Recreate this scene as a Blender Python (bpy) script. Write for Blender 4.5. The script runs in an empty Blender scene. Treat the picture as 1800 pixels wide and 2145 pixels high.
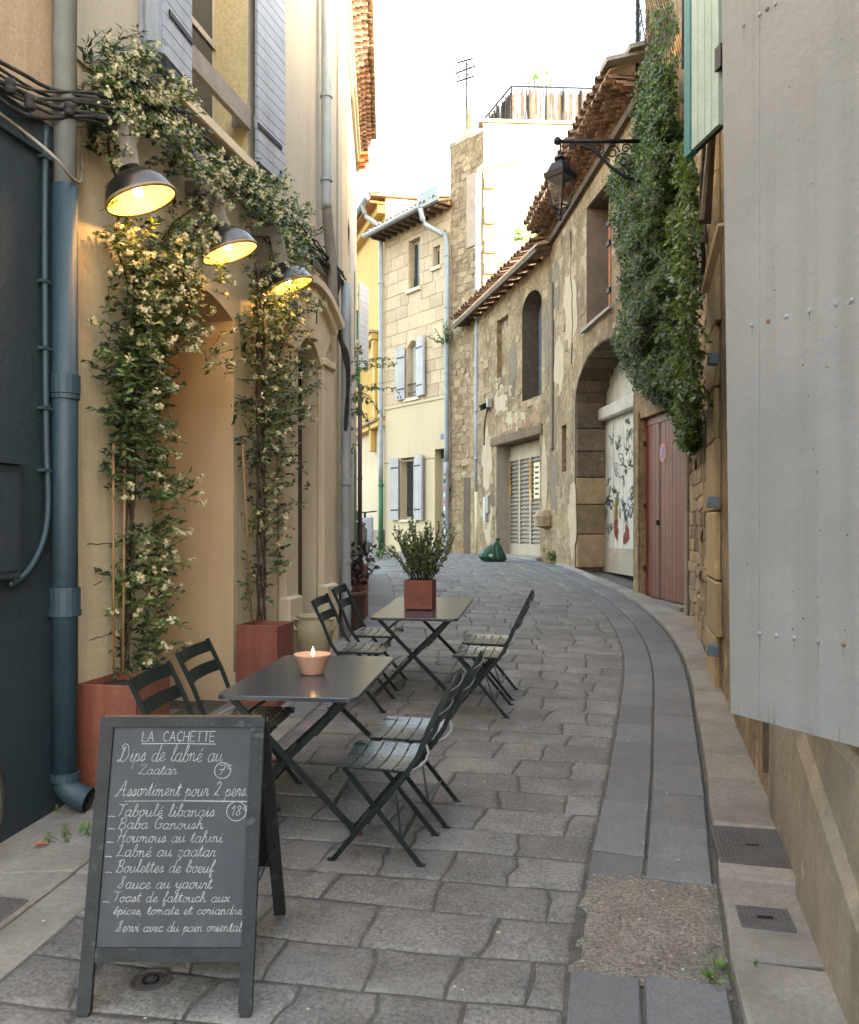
import bpy, bmesh, math, random
from mathutils import Vector, Matrix
random.seed(7)
R = math.radians
sc = bpy.context.scene
# ---------------------------------------------------------------- camera, sky, sun, exposure
F, CX, HZ, CH = 1750.0, 900.0, 1105.0, 1.62      # focal length and principal point in photo pixels, eye height (m)
cam = bpy.data.cameras.new('camera'); camo = bpy.data.objects.new('camera', cam)
sc.collection.objects.link(camo); sc.camera = camo
camo.location = (0, 0, CH); camo.rotation_euler = (R(90), 0, 0)
cam.sensor_fit = 'VERTICAL'; cam.sensor_height = 36.0; cam.lens = 36.0*F/2145
cam.shift_y = (HZ-1072.5)/2145; cam.clip_end = 3000; cam.clip_start = 0.02
SUN_AZ, SUN_EL = R(113), R(11.5)                    # clockwise from +Y (the view direction)
w = bpy.data.worlds.new('World'); sc.world = w; w.use_nodes = True
nt = w.node_tree; sky = nt.nodes.new('ShaderNodeTexSky'); sky.sky_type = 'NISHITA'; sky.sun_disc = False
sky.sun_elevation = SUN_EL; sky.sun_rotation = SUN_AZ; sky.dust_density = 6.0; sky.air_density = 1.2; sky.ozone_density = 0.6
bg = nt.nodes['Background']; bg.inputs[1].default_value = 0.15
hs_ = nt.nodes.new('ShaderNodeHueSaturation'); hs_.inputs['Saturation'].default_value = .78   # milky, hazy sky
nt.links.new(sky.outputs[0], hs_.inputs['Color']); nt.links.new(hs_.outputs[0], bg.inputs[0])
sl = bpy.data.lights.new('sun', 'SUN'); sl.energy = 2.2; sl.angle = R(0.6); sl.color = (1, .93, .82)
slo = bpy.data.objects.new('sun', sl); sc.collection.objects.link(slo)
sdir = Vector((math.sin(SUN_AZ)*math.cos(SUN_EL), math.cos(SUN_AZ)*math.cos(SUN_EL), math.sin(SUN_EL)))
slo.rotation_euler = sdir.to_track_quat('Z', 'Y').to_euler(); slo.location = (0, 0, 40)
vs = sc.view_settings; vs.view_transform = 'Standard'; vs.look = 'None'; vs.gamma = 1; vs.use_curve_mapping = False
vs.exposure = 4.05
sc.cycles.use_denoising = True; sc.cycles.max_bounces = 8; sc.cycles.diffuse_bounces = 5
sc.cycles.transparent_max_bounces = 8; sc.cycles.caustics_reflective = False; sc.cycles.caustics_refractive = False

# ---------------------------------------------------------------- materials
def srgb(r, g, b):
    f = lambda c: (c/255/12.92 if c <= 10 else ((c/255+.055)/1.055)**2.4)
    return (f(r), f(g), f(b))
MATS = {}
def M(name, col, col2=None, rough=.7, metal=0, nscale=3.0, bump=0, bscale=40, fine=.25, objrand=0, island=0,
      stain=None, stscale=(5, 5, .5), stamt=.6, chips=None, chipscale=9, chipt=.62, spec=.5, trans=0, emit=0, emc=None, dist=.02, speck=0, coat=0):
    if name in MATS: return MATS[name]
    m = bpy.data.materials.new(name); m.use_nodes = True; MATS[name] = m
    N = m.node_tree.nodes; Lk = m.node_tree.links.new; p = N['Principled BSDF']
    col = (*col, 1); col2 = (*col2, 1) if col2 else tuple(min(1, c*.78) for c in col[:3])+(1,)
    geo = N.new('ShaderNodeNewGeometry')
    def noise(scale, detail=6, vec=None, rgh=.6):
        n = N.new('ShaderNodeTexNoise'); n.inputs['Scale'].default_value = scale; n.inputs['Detail'].default_value = detail
        n.inputs['Roughness'].default_value = rgh
        Lk(vec if vec else geo.outputs['Position'], n.inputs['Vector']); return n.outputs['Fac']
    def rng(x, a, b, c=0., d=1.):
        n = N.new('ShaderNodeMapRange'); n.inputs[1].default_value = a; n.inputs[2].default_value = b
        n.inputs[3].default_value = c; n.inputs[4].default_value = d; Lk(x, n.inputs[0]); return n.outputs[0]
    def mix(f, a, b, mode='MIX'):
        n = N.new('ShaderNodeMix'); n.data_type = 'RGBA'; n.blend_type = mode
        if isinstance(f, float): n.inputs[0].default_value = f
        else: Lk(f, n.inputs[0])
        for i, v in ((6, a), (7, b)):
            if isinstance(v, tuple): n.inputs[i].default_value = v
            else: Lk(v, n.inputs[i])
        return n.outputs[2]
    c = mix(rng(noise(nscale), .35, .68), col, col2)
    if fine:
        c = mix(1.0, c, mix(rng(noise(bscale*.8, 3), .25, .75), (1-fine,)*3+(1,), (1+fine*.6,)*3+(1,)), 'MULTIPLY')
    if speck:
        c = mix(rng(noise(150, 2), .60, .70, 0, speck), c, (.01, .01, .01, 1))
    if stain:
        mp = N.new('ShaderNodeMapping'); mp.inputs['Scale'].default_value = stscale; Lk(geo.outputs['Position'], mp.inputs[0])
        c = mix(rng(noise(1.0, 7, mp.outputs[0]), .5, .72, 0, stamt), c, (*stain, 1))
    if chips:
        c = mix(rng(noise(chipscale, 8), chipt, chipt+.03), c, (*chips, 1))
    if objrand or island:
        src = N.new('ShaderNodeObjectInfo').outputs['Random'] if objrand else geo.outputs['Random Per Island']
        a = objrand or island
        h = N.new('ShaderNodeHueSaturation'); Lk(rng(src, 0, 1, 1-a, 1+a), h.inputs['Value']); Lk(c, h.inputs['Color'])
        if island: Lk(rng(src, 0, 1, .5-a*.05, .5+a*.03), h.inputs['Hue'])
        c = h.outputs[0]
    Lk(c, p.inputs['Base Color'])
    p.inputs['Roughness'].default_value = rough; p.inputs['Metallic'].default_value = metal
    p.inputs['Specular IOR Level'].default_value = spec
    if coat: p.inputs['Coat Weight'].default_value = coat; p.inputs['Coat Roughness'].default_value = .2
    if not metal and rough < .5 and fine: Lk(rng(noise(18, 5), .3, .7, rough*.75, rough*1.35), p.inputs['Roughness'])
    if trans:
        p.inputs['Transmission Weight'].default_value = trans
    if emit:
        p.inputs['Emission Color'].default_value = (*(emc or col[:3]), 1); p.inputs['Emission Strength'].default_value = emit
    if bump:
        b = N.new('ShaderNodeBump'); b.inputs['Strength'].default_value = bump; b.inputs['Distance'].default_value = dist
        a1 = noise(bscale, 8, rgh=.7); a2 = noise(bscale*.2, 5)
        ad = N.new('ShaderNodeMath'); Lk(a1, ad.inputs[0]); Lk(a2, ad.inputs[1]); Lk(ad.outputs[0], b.inputs['Height'])
        Lk(b.outputs[0], p.inputs['Normal'])
    return m
def leafmat(name, c1, c2, rough=.4):
    if name in MATS: return MATS[name]
    m = M(name, c1, c2, rough=rough, fine=0, island=.45, nscale=6)
    N = m.node_tree.nodes; Lk = m.node_tree.links.new; p = N['Principled BSDF']
    t = N.new('ShaderNodeBsdfTranslucent'); t.inputs[0].default_value = (c2[0]*1.6, c2[1]*1.7, c2[2]*.9, 1)
    mx = N.new('ShaderNodeMixShader'); mx.inputs[0].default_value = .25
    Lk(p.outputs[0], mx.inputs[1]); Lk(t.outputs[0], mx.inputs[2]); Lk(mx.outputs[0], N['Material Output'].inputs[0])
    return m
mPLB = M('bistro plaster', (.67, .58, .41), (.57, .49, .345), rough=.85, nscale=1.3, bump=.4, bscale=60, fine=.14, stain=(.27, .21, .15), stamt=.5, dist=.012)
mREV = M('tan reveal plaster', (.67, .50, .31), (.61, .45, .28), rough=.8, nscale=.8, bump=.15, bscale=50, fine=.07, stain=(.34, .2, .1), stamt=.25, dist=.01)
mSUR = M('cream stone surround', (.68, .57, .41), (.61, .5, .35), rough=.75, nscale=2, bump=.2, bscale=60, fine=.08, dist=.01)
mUPT = M('upper tan plaster', (.50, .38, .25), (.42, .31, .21), rough=.9, nscale=1.4, bump=.5, bscale=70, fine=.2, stain=(.28, .19, .12), stamt=.5)
mTEAL = M('teal shop paint', (.012, .030, .044), (.009, .022, .033), rough=.6, nscale=1.5, bump=.6, bscale=80, fine=.25, chips=(.05, .07, .08), chipscale=14, chipt=.78)
mTPIPE = M('blue painted pipe', (.031, .062, .083), (.024, .05, .07), rough=.5, nscale=3, bump=.25, bscale=50, fine=.15, chips=(.25, .27, .27), chipscale=22, chipt=.74)
mZINC = M('zinc pipe', (.33, .36, .37), (.25, .28, .29), rough=.5, nscale=4, bump=.15, bscale=40, fine=.12, stain=(.2, .17, .14), stamt=.4)
mPALE = M('pale house plaster', (.52, .47, .385), (.40, .355, .29), rough=.85, nscale=1.2, bump=.4, bscale=50, fine=.15, stain=(.25, .19, .14), stamt=.55)
mGREYP = M('grey upper plaster', (.47, .43, .34), (.40, .365, .285), rough=.88, nscale=1.0, bump=.3, bscale=60, fine=.1, stain=(.27, .22, .17), stamt=.4)
mYEL = M('yellow plaster', (.62, .41, .12), (.56, .36, .10), rough=.85, nscale=.8, bump=.2, bscale=30, fine=.1, stain=(.5, .33, .15), stamt=.5)
mBEIGE = M('beige plaster', (.58, .46, .30), (.5, .39, .25), rough=.85, nscale=.8, bump=.3, bscale=30, fine=.1, stain=(.36, .27, .17), stamt=.4)
mCREAM = M('cream plaster', (.58, .46, .28), (.53, .41, .25), rough=.85, nscale=.6, bump=.2, bscale=30, fine=.06, stain=(.42, .31, .18), stamt=.3)
mASH = M('ashlar limestone', (.56, .425, .27), (.46, .345, .215), rough=.9, nscale=2.5, bump=.5, bscale=20, fine=.2, objrand=.12)
mMORT = M('pale mortar', (.56, .45, .30), (.48, .38, .25), rough=.9, nscale=3, bump=.4, bscale=20)
mRUB = M('rubble render', (.46, .325, .175), (.25, .17, .09), rough=.95, nscale=1.9, bump=1.0, bscale=14, fine=.5, stain=(.11, .075, .048), stamt=.85, stscale=(2.2, 2.2, .5), chips=(.48, .375, .24), chipscale=3.2, chipt=.60, dist=.05)
mRUB2 = M('arch building render', (.46, .33, .18), (.25, .175, .095), rough=.95, nscale=1.5, bump=1.0, bscale=16, fine=.45, stain=(.10, .072, .048), stamt=.85, stscale=(2.5, 2.5, .4), chips=(.45, .355, .235), chipscale=2.6, chipt=.58, dist=.05)
mSTON = M('rubble stone', (.40, .295, .175), (.29, .21, .125), rough=.95, nscale=5, bump=.8, bscale=25, fine=.3, objrand=.25)
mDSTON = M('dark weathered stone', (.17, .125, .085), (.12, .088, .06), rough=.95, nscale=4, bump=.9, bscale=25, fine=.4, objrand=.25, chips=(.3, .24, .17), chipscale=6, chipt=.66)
mWHITEW = M('white rendered gable', (.46, .40, .29), (.38, .32, .22), rough=.9, nscale=.7, bump=.3, bscale=20, stain=(.10, .08, .05), stamt=.9, stscale=(1.2, 1.2, .25))
mTILE = M('canal tile', (.235, .14, .085), (.155, .092, .06), rough=.9, nscale=4, bump=.6, bscale=40, fine=.3, objrand=.35, chips=(.42, .36, .26), chipscale=12, chipt=.68)
mTILEL = M('pale old tile', (.52, .40, .26), (.38, .27, .17), rough=.9, nscale=5, bump=.5, bscale=30, fine=.3, objrand=.3)
mWOOD = M('old brown wood', (.13, .085, .05), (.085, .055, .034), rough=.8, nscale=5, bump=.5, bscale=40, fine=.3, objrand=.2)
mGWOOD = M('weathered grey wood', (.32, .285, .24), (.23, .2, .165), rough=.8, nscale=6, bump=.4, bscale=60, fine=.25, objrand=.12)
mSHUT = M('lavender grey shutter paint', (.44, .41, .39), (.37, .345, .33), rough=.6, nscale=3, bump=.25, bscale=60, fine=.12, objrand=.06, stain=(.24, .22, .22), stamt=.4)
mSHUT2 = M('blue grey shutter paint', (.36, .395, .455), (.30, .33, .385), rough=.6, nscale=3, bump=.25, bscale=60, fine=.12, objrand=.06, stain=(.2, .2, .22), stamt=.45)
mGSH = M('light grey steel shutter', (.29, .29, .282), (.245, .245, .238), rough=.55, nscale=1.6, bump=.4, bscale=7, chips=(.16, .13, .10), chipscale=34, chipt=.76, fine=.05, stain=(.19, .185, .172), stamt=.6, stscale=(8, 8, .3))
mSTEELB = M('blue grey hinge steel', (.12, .18, .23), rough=.5)
mTSH = M('pale green shutter', (.36, .48, .44), (.29, .41, .37), rough=.7, nscale=5, bump=.3, bscale=60, fine=.15, chips=(.12, .1, .08), chipscale=16, chipt=.70)
mTSHE = M('teal shutter edge', (.03, .20, .22), (.025, .15, .17), rough=.6, nscale=5, chips=(.2, .2, .17), chipscale=20, chipt=.72)
mREDD = M('red brown door paint', (.195, .054, .020), (.15, .042, .017), rough=.55, nscale=2, bump=.2, bscale=60, fine=.15, objrand=.1, stain=(.215, .10, .058), stamt=.4)
mGDOOR = M('cream louvre door', (.43, .345, .235), (.36, .285, .195), rough=.7, nscale=3, fine=.15, stain=(.3, .23, .16), stamt=.4)
mLOUV = M('dusty louvre', (.29, .235, .17), (.21, .17, .125), rough=.8, nscale=3, fine=.2)
mGRAF = M('white flaking door', (.60, .57, .48), (.50, .47, .39), rough=.75, nscale=3, bump=.2, bscale=30, fine=.15, stain=(.3, .25, .18), stamt=.5)
mINK = M('black spray paint', (.02, .02, .022), rough=.6, fine=0)
mYPAINT = M('yellow spray paint', (.62, .5, .12), rough=.6, fine=0)
mRPAINT = M('red spray paint', (.55, .14, .12), rough=.6, fine=0)
mBPAINT = M('blue spray paint', (.15, .4, .55), rough=.6, fine=0)
mPOST = M('faded paper poster', (.75, .62, .3), (.8, .75, .6), rough=.8, nscale=20, fine=.1)
mORT = M('orange sticker tape', (.75, .38, .05), rough=.6, fine=0)
mDARK = M('dark interior', (.02, .018, .016), rough=.9, fine=0)
mDDOOR = M('dark brown door', (.045, .026, .02), (.03, .018, .014), rough=.45, nscale=3, bump=.2, bscale=40)
mBLACK = M('black iron', (.010, .010, .011), spec=.25, rough=.5, nscale=8, fine=.2, bump=.15, bscale=60)
mCABLE = M('old black cable', (.018, .016, .015), (.05, .045, .04), rough=.7, nscale=12, fine=.3, bump=.5, bscale=80)
mGCAB = M('grey cable', (.36, .33, .29), rough=.7)
mGLASS = M('window glass', (.03, .035, .04), rough=.08, fine=0, spec=.7)
mCURT = M('white curtain', (.6, .57, .5), rough=.9, nscale=8)
mWFR = M('grey window frame', (.42, .37, .29), rough=.6)
mTERR = M('red corten planter', (.25, .075, .044), (.195, .056, .034), rough=.7, nscale=3.5, bump=.3, bscale=60, fine=.2, stain=(.33, .17, .12), stamt=.45, chips=(.14, .05, .035), chipscale=14, chipt=.70)
mPOTD = M('dark glazed pot', (.10, .052, .04), (.06, .035, .028), rough=.5, nscale=4, bump=.2)
mJAR = M('sand coloured jar', (.45, .37, .235), (.38, .31, .19), rough=.65, nscale=4, bump=.2, bscale=40, fine=.1)
mSOIL = M('potting soil', (.03, .02, .013), (.05, .035, .022), rough=.95, nscale=20, bump=.8, bscale=60)
mCHAIR = M('dark green chair paint', (.006, .014, .0135), (.010, .019, .017), rough=.34, nscale=6, fine=.2, bump=.12, bscale=90, chips=(.08, .06, .045), chipscale=30, chipt=.72)
mSLAT = M('green slat paint with sheen', (.035, .052, .048), (.06, .073, .065), rough=.28, nscale=9, fine=.25, bump=.15, bscale=90, chips=(.22, .19, .14), chipscale=26, chipt=.68, objrand=.15, coat=.5)  # paler than the frame paint, sky sheen put into the colour
mTAB = M('dark steel tabletop', (.042, .05, .062), (.058, .064, .075), rough=.26, nscale=5, fine=0, spec=.6, coat=.35)
mBOWL = M('terracotta pink bowl', (.62, .34, .24), (.57, .3, .21), rough=.6, nscale=6, fine=.06)
mWAX = M('white candle wax', (.8, .7, .5), rough=.5, fine=0, emit=.05, emc=(1, .55, .2))
mFLAME = M('flame', (1, .8, .3), fine=0, emit=1.2, emc=(1, .62, .2))
mBOARD = M('chalkboard slate', (.050, .055, .066), (.040, .044, .053), rough=.65, spec=.25, nscale=3, fine=.08, stain=(.075, .08, .09), stamt=.5, stscale=(7, 7, 2.5))
mBFR = M('black stained board frame', (.026, .029, .033), (.014, .016, .019), spec=.35, rough=.55, nscale=7, bump=.4, bscale=70, fine=.35, chips=(.05, .054, .058), chipscale=12, chipt=.6)
mCHALK = M('white chalk', (.46, .46, .45), (.24, .24, .245), rough=.9, nscale=160, fine=.1)
mENAM = M('dark zinc lamp shade', (.10, .095, .09), (.055, .05, .048), rough=.28, metal=.85, nscale=5, fine=.2)
mENIN = M('warm white enamel', (.80, .62, .26), rough=.45, fine=0)
mBULB = M('lamp bulb', (1, .8, .4), fine=0, emit=3, emc=(1, .62, .2))
mCANE = M('bamboo cane', (.33, .19, .085), (.24, .135, .06), rough=.6, nscale=8)
mVSTEM = M('vine stem', (.075, .05, .034), (.05, .033, .022), rough=.85, nscale=20, bump=.6)
mJAS = leafmat('jasmine leaf', (.058, .098, .026), (.125, .18, .042), rough=.36)
mJASD = leafmat('jasmine shaded leaf', (.018, .042, .019), (.03, .062, .024), rough=.38)  # darker leaf copy for the depth of the plant, shade put into colour
mJFL = M('jasmine flower', (.72, .65, .42), (.60, .53, .30), rough=.7, fine=0, island=.12)
mIVY = leafmat('creeper leaf', (.050, .090, .018), (.095, .145, .030), rough=.6)
mOLIV = leafmat('shrub leaf', (.075, .11, .038), (.15, .195, .075), rough=.5)
mDRED = leafmat('dark plum leaf', (.03, .014, .014), (.05, .03, .02), rough=.4)
mBRIGHT = leafmat('bright green leaf', (.08, .17, .03), (.14, .24, .04), rough=.45)
mBAG = M('green plastic bag', (.012, .085, .036), (.008, .055, .025), rough=.35, nscale=10, bump=.6, bscale=14, dist=.05)
mPAVE = M('basalt paving stone', (.232, .215, .195), (.16, .148, .134), rough=.62, nscale=4.5, bump=.9, bscale=75, fine=.6, objrand=.19, stain=(.285, .265, .24), stamt=.7, stscale=(3.2, 3.2, 3.2), speck=.75, dist=.008)
mJOINT = M('joint mortar', (.150, .133, .112), (.10, .087, .072), rough=.95, nscale=7, bump=.8, bscale=60, fine=.4)
mGUT = M('blue grey gutter slab', (.178, .178, .180), (.13, .131, .135), rough=.6, nscale=4, bump=.5, bscale=80, fine=.28, objrand=.16, stain=(.25, .235, .21), stamt=.6, stscale=(4, 4, 4), speck=.3)
mSIDE = M('pale limestone slab', (.32, .29, .25), (.25, .222, .19), rough=.75, nscale=3, bump=.6, bscale=50, fine=.25, objrand=.13, stain=(.14, .12, .10), stamt=.65, stscale=(2.5, 2.5, 2.5))
mPATCH = M('gravel concrete patch', (.40, .345, .28), (.27, .23, .185), rough=.95, nscale=6, bump=1., bscale=90, fine=.7, dist=.02, speck=.6)
mIRON = M('cast iron cover', (.125, .11, .105), (.09, .078, .075), rough=.55, nscale=10, bump=.5, bscale=90, fine=.3)
mLEAFD = M('dry leaf', (.45, .14, .05), rough=.7)
mPLINTH = M('stained plinth render', (.36, .30, .215), (.22, .185, .135), rough=.9, nscale=2, bump=.5, bscale=40, fine=.25, stain=(.10, .085, .06), stamt=.85, stscale=(3, 3, .5), chips=(.4, .33, .23), chipscale=4, chipt=.64)
mRUBBER = M('black tyre rubber', (.012, .012, .012), rough=.7, nscale=20)
mPLAST = M('grey plastic box', (.5, .48, .43), rough=.6, nscale=4)
mSIGNW = M('sign white', (.75, .72, .68), rough=.5, fine=0)
mSIGNR = M('sign red', (.6, .12, .08), rough=.5, fine=0)
mSIGNB = M('sign blue', (.12, .17, .35), rough=.5, fine=0)
mREED = M('reed screen', (.085, .064, .042), (.05, .038, .025), rough=.9, nscale=5, fine=.3, island=.3)
mORANGEB = M('bright terracotta lip', (.62, .22, .07), (.5, .17, .06), rough=.8)
mSCB = M('black scooter body', (.015, .014, .016), rough=.3)
mSCW = M('pale scooter panel', (.55, .55, .57), rough=.4)
mGPIPE = M('green painted pipe', (.05, .16, .07), rough=.6, nscale=5)
mPOLE = M('dark pole', (.1, .05, .045), rough=.7)
mYPIPE = M('cream painted pipe', (.62, .52, .30), (.5, .4, .22), rough=.6)

# ---------------------------------------------------------------- geometry helpers
COL = sc.collection
def tag(o, label=None, cat=None, group=None, kind=None):
    if label: o['label'] = label
    if cat: o['category'] = cat
    if group: o['group'] = group
    if kind: o['kind'] = kind
    return o
def link(name, me, parent=None, mat=None):
    o = bpy.data.objects.new(name, me); COL.objects.link(o)
    if parent: o.parent = parent
    if mat and me and not me.materials: me.materials.append(mat)
    return o
def thing(name, label, cat, loc=(0, 0, 0), rz=0, group=None):
    o = bpy.data.objects.new(name, None); COL.objects.link(o); o.empty_display_size = .1
    o.location = loc; o.rotation_euler = (0, 0, rz)
    return tag(o, label, cat, group)
class MB:
    def __init__(s): s.v = []; s.f = []
    def add(s, vs, fs):
        n = len(s.v); s.v += [tuple(p) for p in vs]; s.f += [tuple(i+n for i in f) for f in fs]; return s
    def hexa(s, p):   # 8 points: bottom 4 then top 4
        return s.add(p, [(0, 3, 2, 1), (4, 5, 6, 7), (0, 1, 5, 4), (1, 2, 6, 5), (2, 3, 7, 6), (3, 0, 4, 7)])
    def box(s, x0, x1, y0, y1, z0, z1):
        return s.hexa([(x0, y0, z0), (x1, y0, z0), (x1, y1, z0), (x0, y1, z0), (x0, y0, z1), (x1, y0, z1), (x1, y1, z1), (x0, y1, z1)])
    def cbox(s, x0, x1, y0, y1, z0, z1, c=.006):   # box with chamfered vertical/horizontal edges (via inset shell)
        pts = []; 
        lv = [(z0, c), (z0+c, 0), (z1-c, 0), (z1, c)]
        for z, i in lv:
            pts += [(x0+i+c, y0+i, z), (x1-i-c, y0+i, z), (x1-i, y0+i+c, z), (x1-i, y1-i-c, z), (x1-i-c, y1-i, z), (x0+i+c, y1-i, z), (x0+i, y1-i-c, z), (x0+i, y0+i+c, z)]
        fs = [tuple(range(7, -1, -1)), tuple(range(24, 32))]
        for k in range(3):
            for j in range(8): a = k*8+j; b = k*8+(j+1) % 8; fs.append((a, b, b+8, a+8))
        return s.add(pts, fs)
    def bar(s, p, q, wd, th, up=(0, 0, 1)):
        p, q = Vector(p), Vector(q); t = (q-p).normalized(); u = Vector(up)
        if abs(t.dot(u)) > .98: u = Vector((1, 0, 0))
        a = t.cross(u).normalized()*wd/2; b = a.cross(t).normalized()*th/2
        return s.hexa([p-a-b, p+a-b, p+a+b, p-a+b, q-a-b, q+a-b, q+a+b, q-a+b])
    def tube(s, path, r, n=8, cap=True, closed=False):
        P = [Vector(p) for p in path]; m = len(P); rr = r if isinstance(r, (list, tuple)) else [r]*m
        pts = []; up = Vector((.13, .21, .97))
        for i in range(m):
            t = (P[min(i+1, m-1)]-P[max(i-1, 0)])
            if t.length < 1e-9: t = Vector((0, 0, 1))
            t.normalize(); u = t.cross(up)
            if u.length < .2: u = t.cross(Vector((1, 0, 0)))
            u.normalize(); vv = t.cross(u)
            pts += [P[i]+(u*math.cos(2*math.pi*k/n)+vv*math.sin(2*math.pi*k/n))*rr[i] for k in range(n)]
        fs = [(i*n+k, i*n+(k+1) % n, (i+1)*n+(k+1) % n, (i+1)*n+k) for i in range(m-1) for k in range(n)]
        if cap: fs += [tuple(range(n-1, -1, -1)), tuple(range((m-1)*n, m*n))]
        return s.add(pts, fs)
    def lathe(s, prof, n=24, c=(0, 0, 0), axis=None, capb=False, capt=False):
        mt = axis.to_track_quat('Z', 'Y').to_matrix() if axis else None
        pts = []
        for r, z in prof:
            for k in range(n):
                p = Vector((r*math.cos(2*math.pi*k/n), r*math.sin(2*math.pi*k/n), z))
                if mt: p = mt @ p
                pts.append(p+Vector(c))
        m = len(prof); fs = [(i*n+k, i*n+(k+1) % n, (i+1)*n+(k+1) % n, (i+1)*n+k) for i in range(m-1) for k in range(n)]
        if capb: fs.append(tuple(range(n-1, -1, -1)))
        if capt: fs.append(tuple(range((m-1)*n, m*n)))
        return s.add(pts, fs)
    def mesh(s, name, mat, smooth=False):
        me = bpy.data.meshes.new(name); me.from_pydata(s.v, [], s.f); me.update()
        if smooth: me.polygons.foreach_set('use_smooth', [True]*len(me.polygons))
        if mat: me.materials.append(mat)
        return me
    def build(s, name, mat, parent=None, smooth=False):
        return link(name, s.mesh(name, mat, smooth), parent)
def gz(x, y):
    y = max(y, -6)
    if y < 16: return .065*(y-2.8)
    if y < 19.5: t = (y-16)/3.5; return .858+.065*3.5*(t-t*t/2)*.62
    return .858+.065*3.5*.5*.62
def ground_hit(u, v, up=0.0):
    k = (u-CX)/F; q = (HZ-v)/F; y = 4.0
    for _ in range(60): y = (gz(k*y, y)+up-CH)/q*.5+y*.5
    return Vector((k*y, y, gz(k*y, y)+up))
def at(u, v, Y): return Vector(((u-CX)/F*Y, Y, CH+(HZ-v)/F*Y))
class Wall:
    def __init__(s, x, y, hdeg, side):
        h = R(hdeg); s.p = Vector((x, y)); s.d = Vector((math.sin(h), math.cos(h))); s.side = side
        s.n = Vector((math.cos(h), -math.sin(h)))*side; s.rot = math.pi/2-h
    def hit(s, u, v, d=0):
        k = (u-CX)/F; p = s.p+s.n*d; a = (k*p.y-p.x)/(s.d.x-k*s.d.y); Y = p.y+a*s.d.y
        return a, CH+(HZ-v)/F*Y
    def L(s, a, d, z): return Vector((a, -s.side*d, z))
    def W(s, a, d, z): q = s.p+s.d*a+s.n*d; return Vector((q.x, q.y, z))
    def root(s, name, label, cat, group=None): return thing(name, label, cat, (s.p.x, s.p.y, 0), s.rot, group)
    def box(s, mb, a0, a1, d0, d1, z0, z1):
        y0, y1 = sorted((-s.side*d0, -s.side*d1)); a0, a1 = sorted((a0, a1)); return mb.box(a0, a1, y0, y1, z0, z1)
    def cbox(s, mb, a0, a1, d0, d1, z0, z1, c=.006):
        y0, y1 = sorted((-s.side*d0, -s.side*d1)); a0, a1 = sorted((a0, a1)); return mb.cbox(a0, a1, y0, y1, z0, z1, c)
    def part(s, name, mat, parent, a0, a1, d0, d1, z0, z1, c=0):
        m = MB(); (s.cbox(m, a0, a1, d0, d1, z0, z1, c) if c else s.box(m, a0, a1, d0, d1, z0, z1)); return m.build(name, mat, parent)
    def gz(s, a): q = s.p+s.d*a; return gz(q.x, q.y)
def facade(w, name, mat, parent, outline, holes=(), d=0.0, ret=0.0):
    """front sheet of a wall with openings; holes = [(loop, depth, name, mat)], each reveal a part of its own"""
    bm = bmesh.new(); allE = []
    for loop in [outline]+[h[0] for h in holes]:
        vs = [bm.verts.new(w.L(a, d, z)) for a, z in loop]
        for i in range(len(vs)): allE.append(bm.edges.new((vs[i], vs[(i+1) % len(vs)])))
    bmesh.ops.triangle_fill(bm, use_beauty=True, use_dissolve=False, edges=allE)
    nrm = w.L(0, 1, 0)
    for f in bm.faces:
        f.normal_update()
        if f.normal.dot(nrm) < 0: f.normal_flip()
    if ret:
        vs = [bm.verts.new(w.L(a, d, z)) for a, z in outline]; vb = [bm.verts.new(w.L(a, d-ret, z)) for a, z in outline]
        for i in range(len(vs)): j = (i+1) % len(vs); bm.faces.new((vs[i], vs[j], vb[j], vb[i]))
    for h in holes:
        if len(h) < 3:
            lp = h[0]; vs = [bm.verts.new(w.L(a, d, z)) for a, z in lp]; vb = [bm.verts.new(w.L(a, d-h[1], z)) for a, z in lp]
            for i in range(len(vs)): j = (i+1) % len(vs); bm.faces.new((vs[i], vs[j], vb[j], vb[i]))
    me = bpy.data.meshes.new(name); bm.to_mesh(me); bm.free(); me.materials.append(mat)
    o = link(name, me, parent)
    for h in holes:
        if len(h) >= 3:
            mb = MB(); lp = h[0]; n = len(lp)
            mb.add([w.L(a, d, z) for a, z in lp]+[w.L(a, d-h[1], z) for a, z in lp], [(i, (i+1) % n, (i+1) % n+n, i+n) for i in range(n)])
            mb.build(h[2], h[3], parent)
    return o
def rect(a0, a1, z0, z1): a0, a1 = sorted((a0, a1)); return [(a0, z0), (a1, z0), (a1, z1), (a0, z1)]
def arched(a0, a1, z0, zs, rise, n=14):
    a0, a1 = sorted((a0, a1)); c = (a0+a1)/2; r = (a1-a0)/2
    return [(a0, z0), (a1, z0)]+[(c+r*math.cos(math.pi*i/n), zs+rise*math.sin(math.pi*i/n)) for i in range(n+1)]
def segarch(a0, a1, z0, zs, rise, n=10):
    a0, a1 = sorted((a0, a1)); return [(a0, z0), (a1, z0)]+[(a1+(a0-a1)*i/n, zs+rise*4*(i/n)*(1-i/n)) for i in range(n+1)]
def loop_panel(w, name, mat, parent, loop, d, th=.02):
    mb = MB(); n = len(loop)
    mb.add([w.L(a, d, z) for a, z in loop]+[w.L(a, d-th, z) for a, z in loop], [tuple(range(n)), tuple(range(2*n-1, n-1, -1))]+[(i, i+n, (i+1) % n+n, (i+1) % n) for i in range(n)])
    return mb.build(name, mat, parent)
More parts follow.
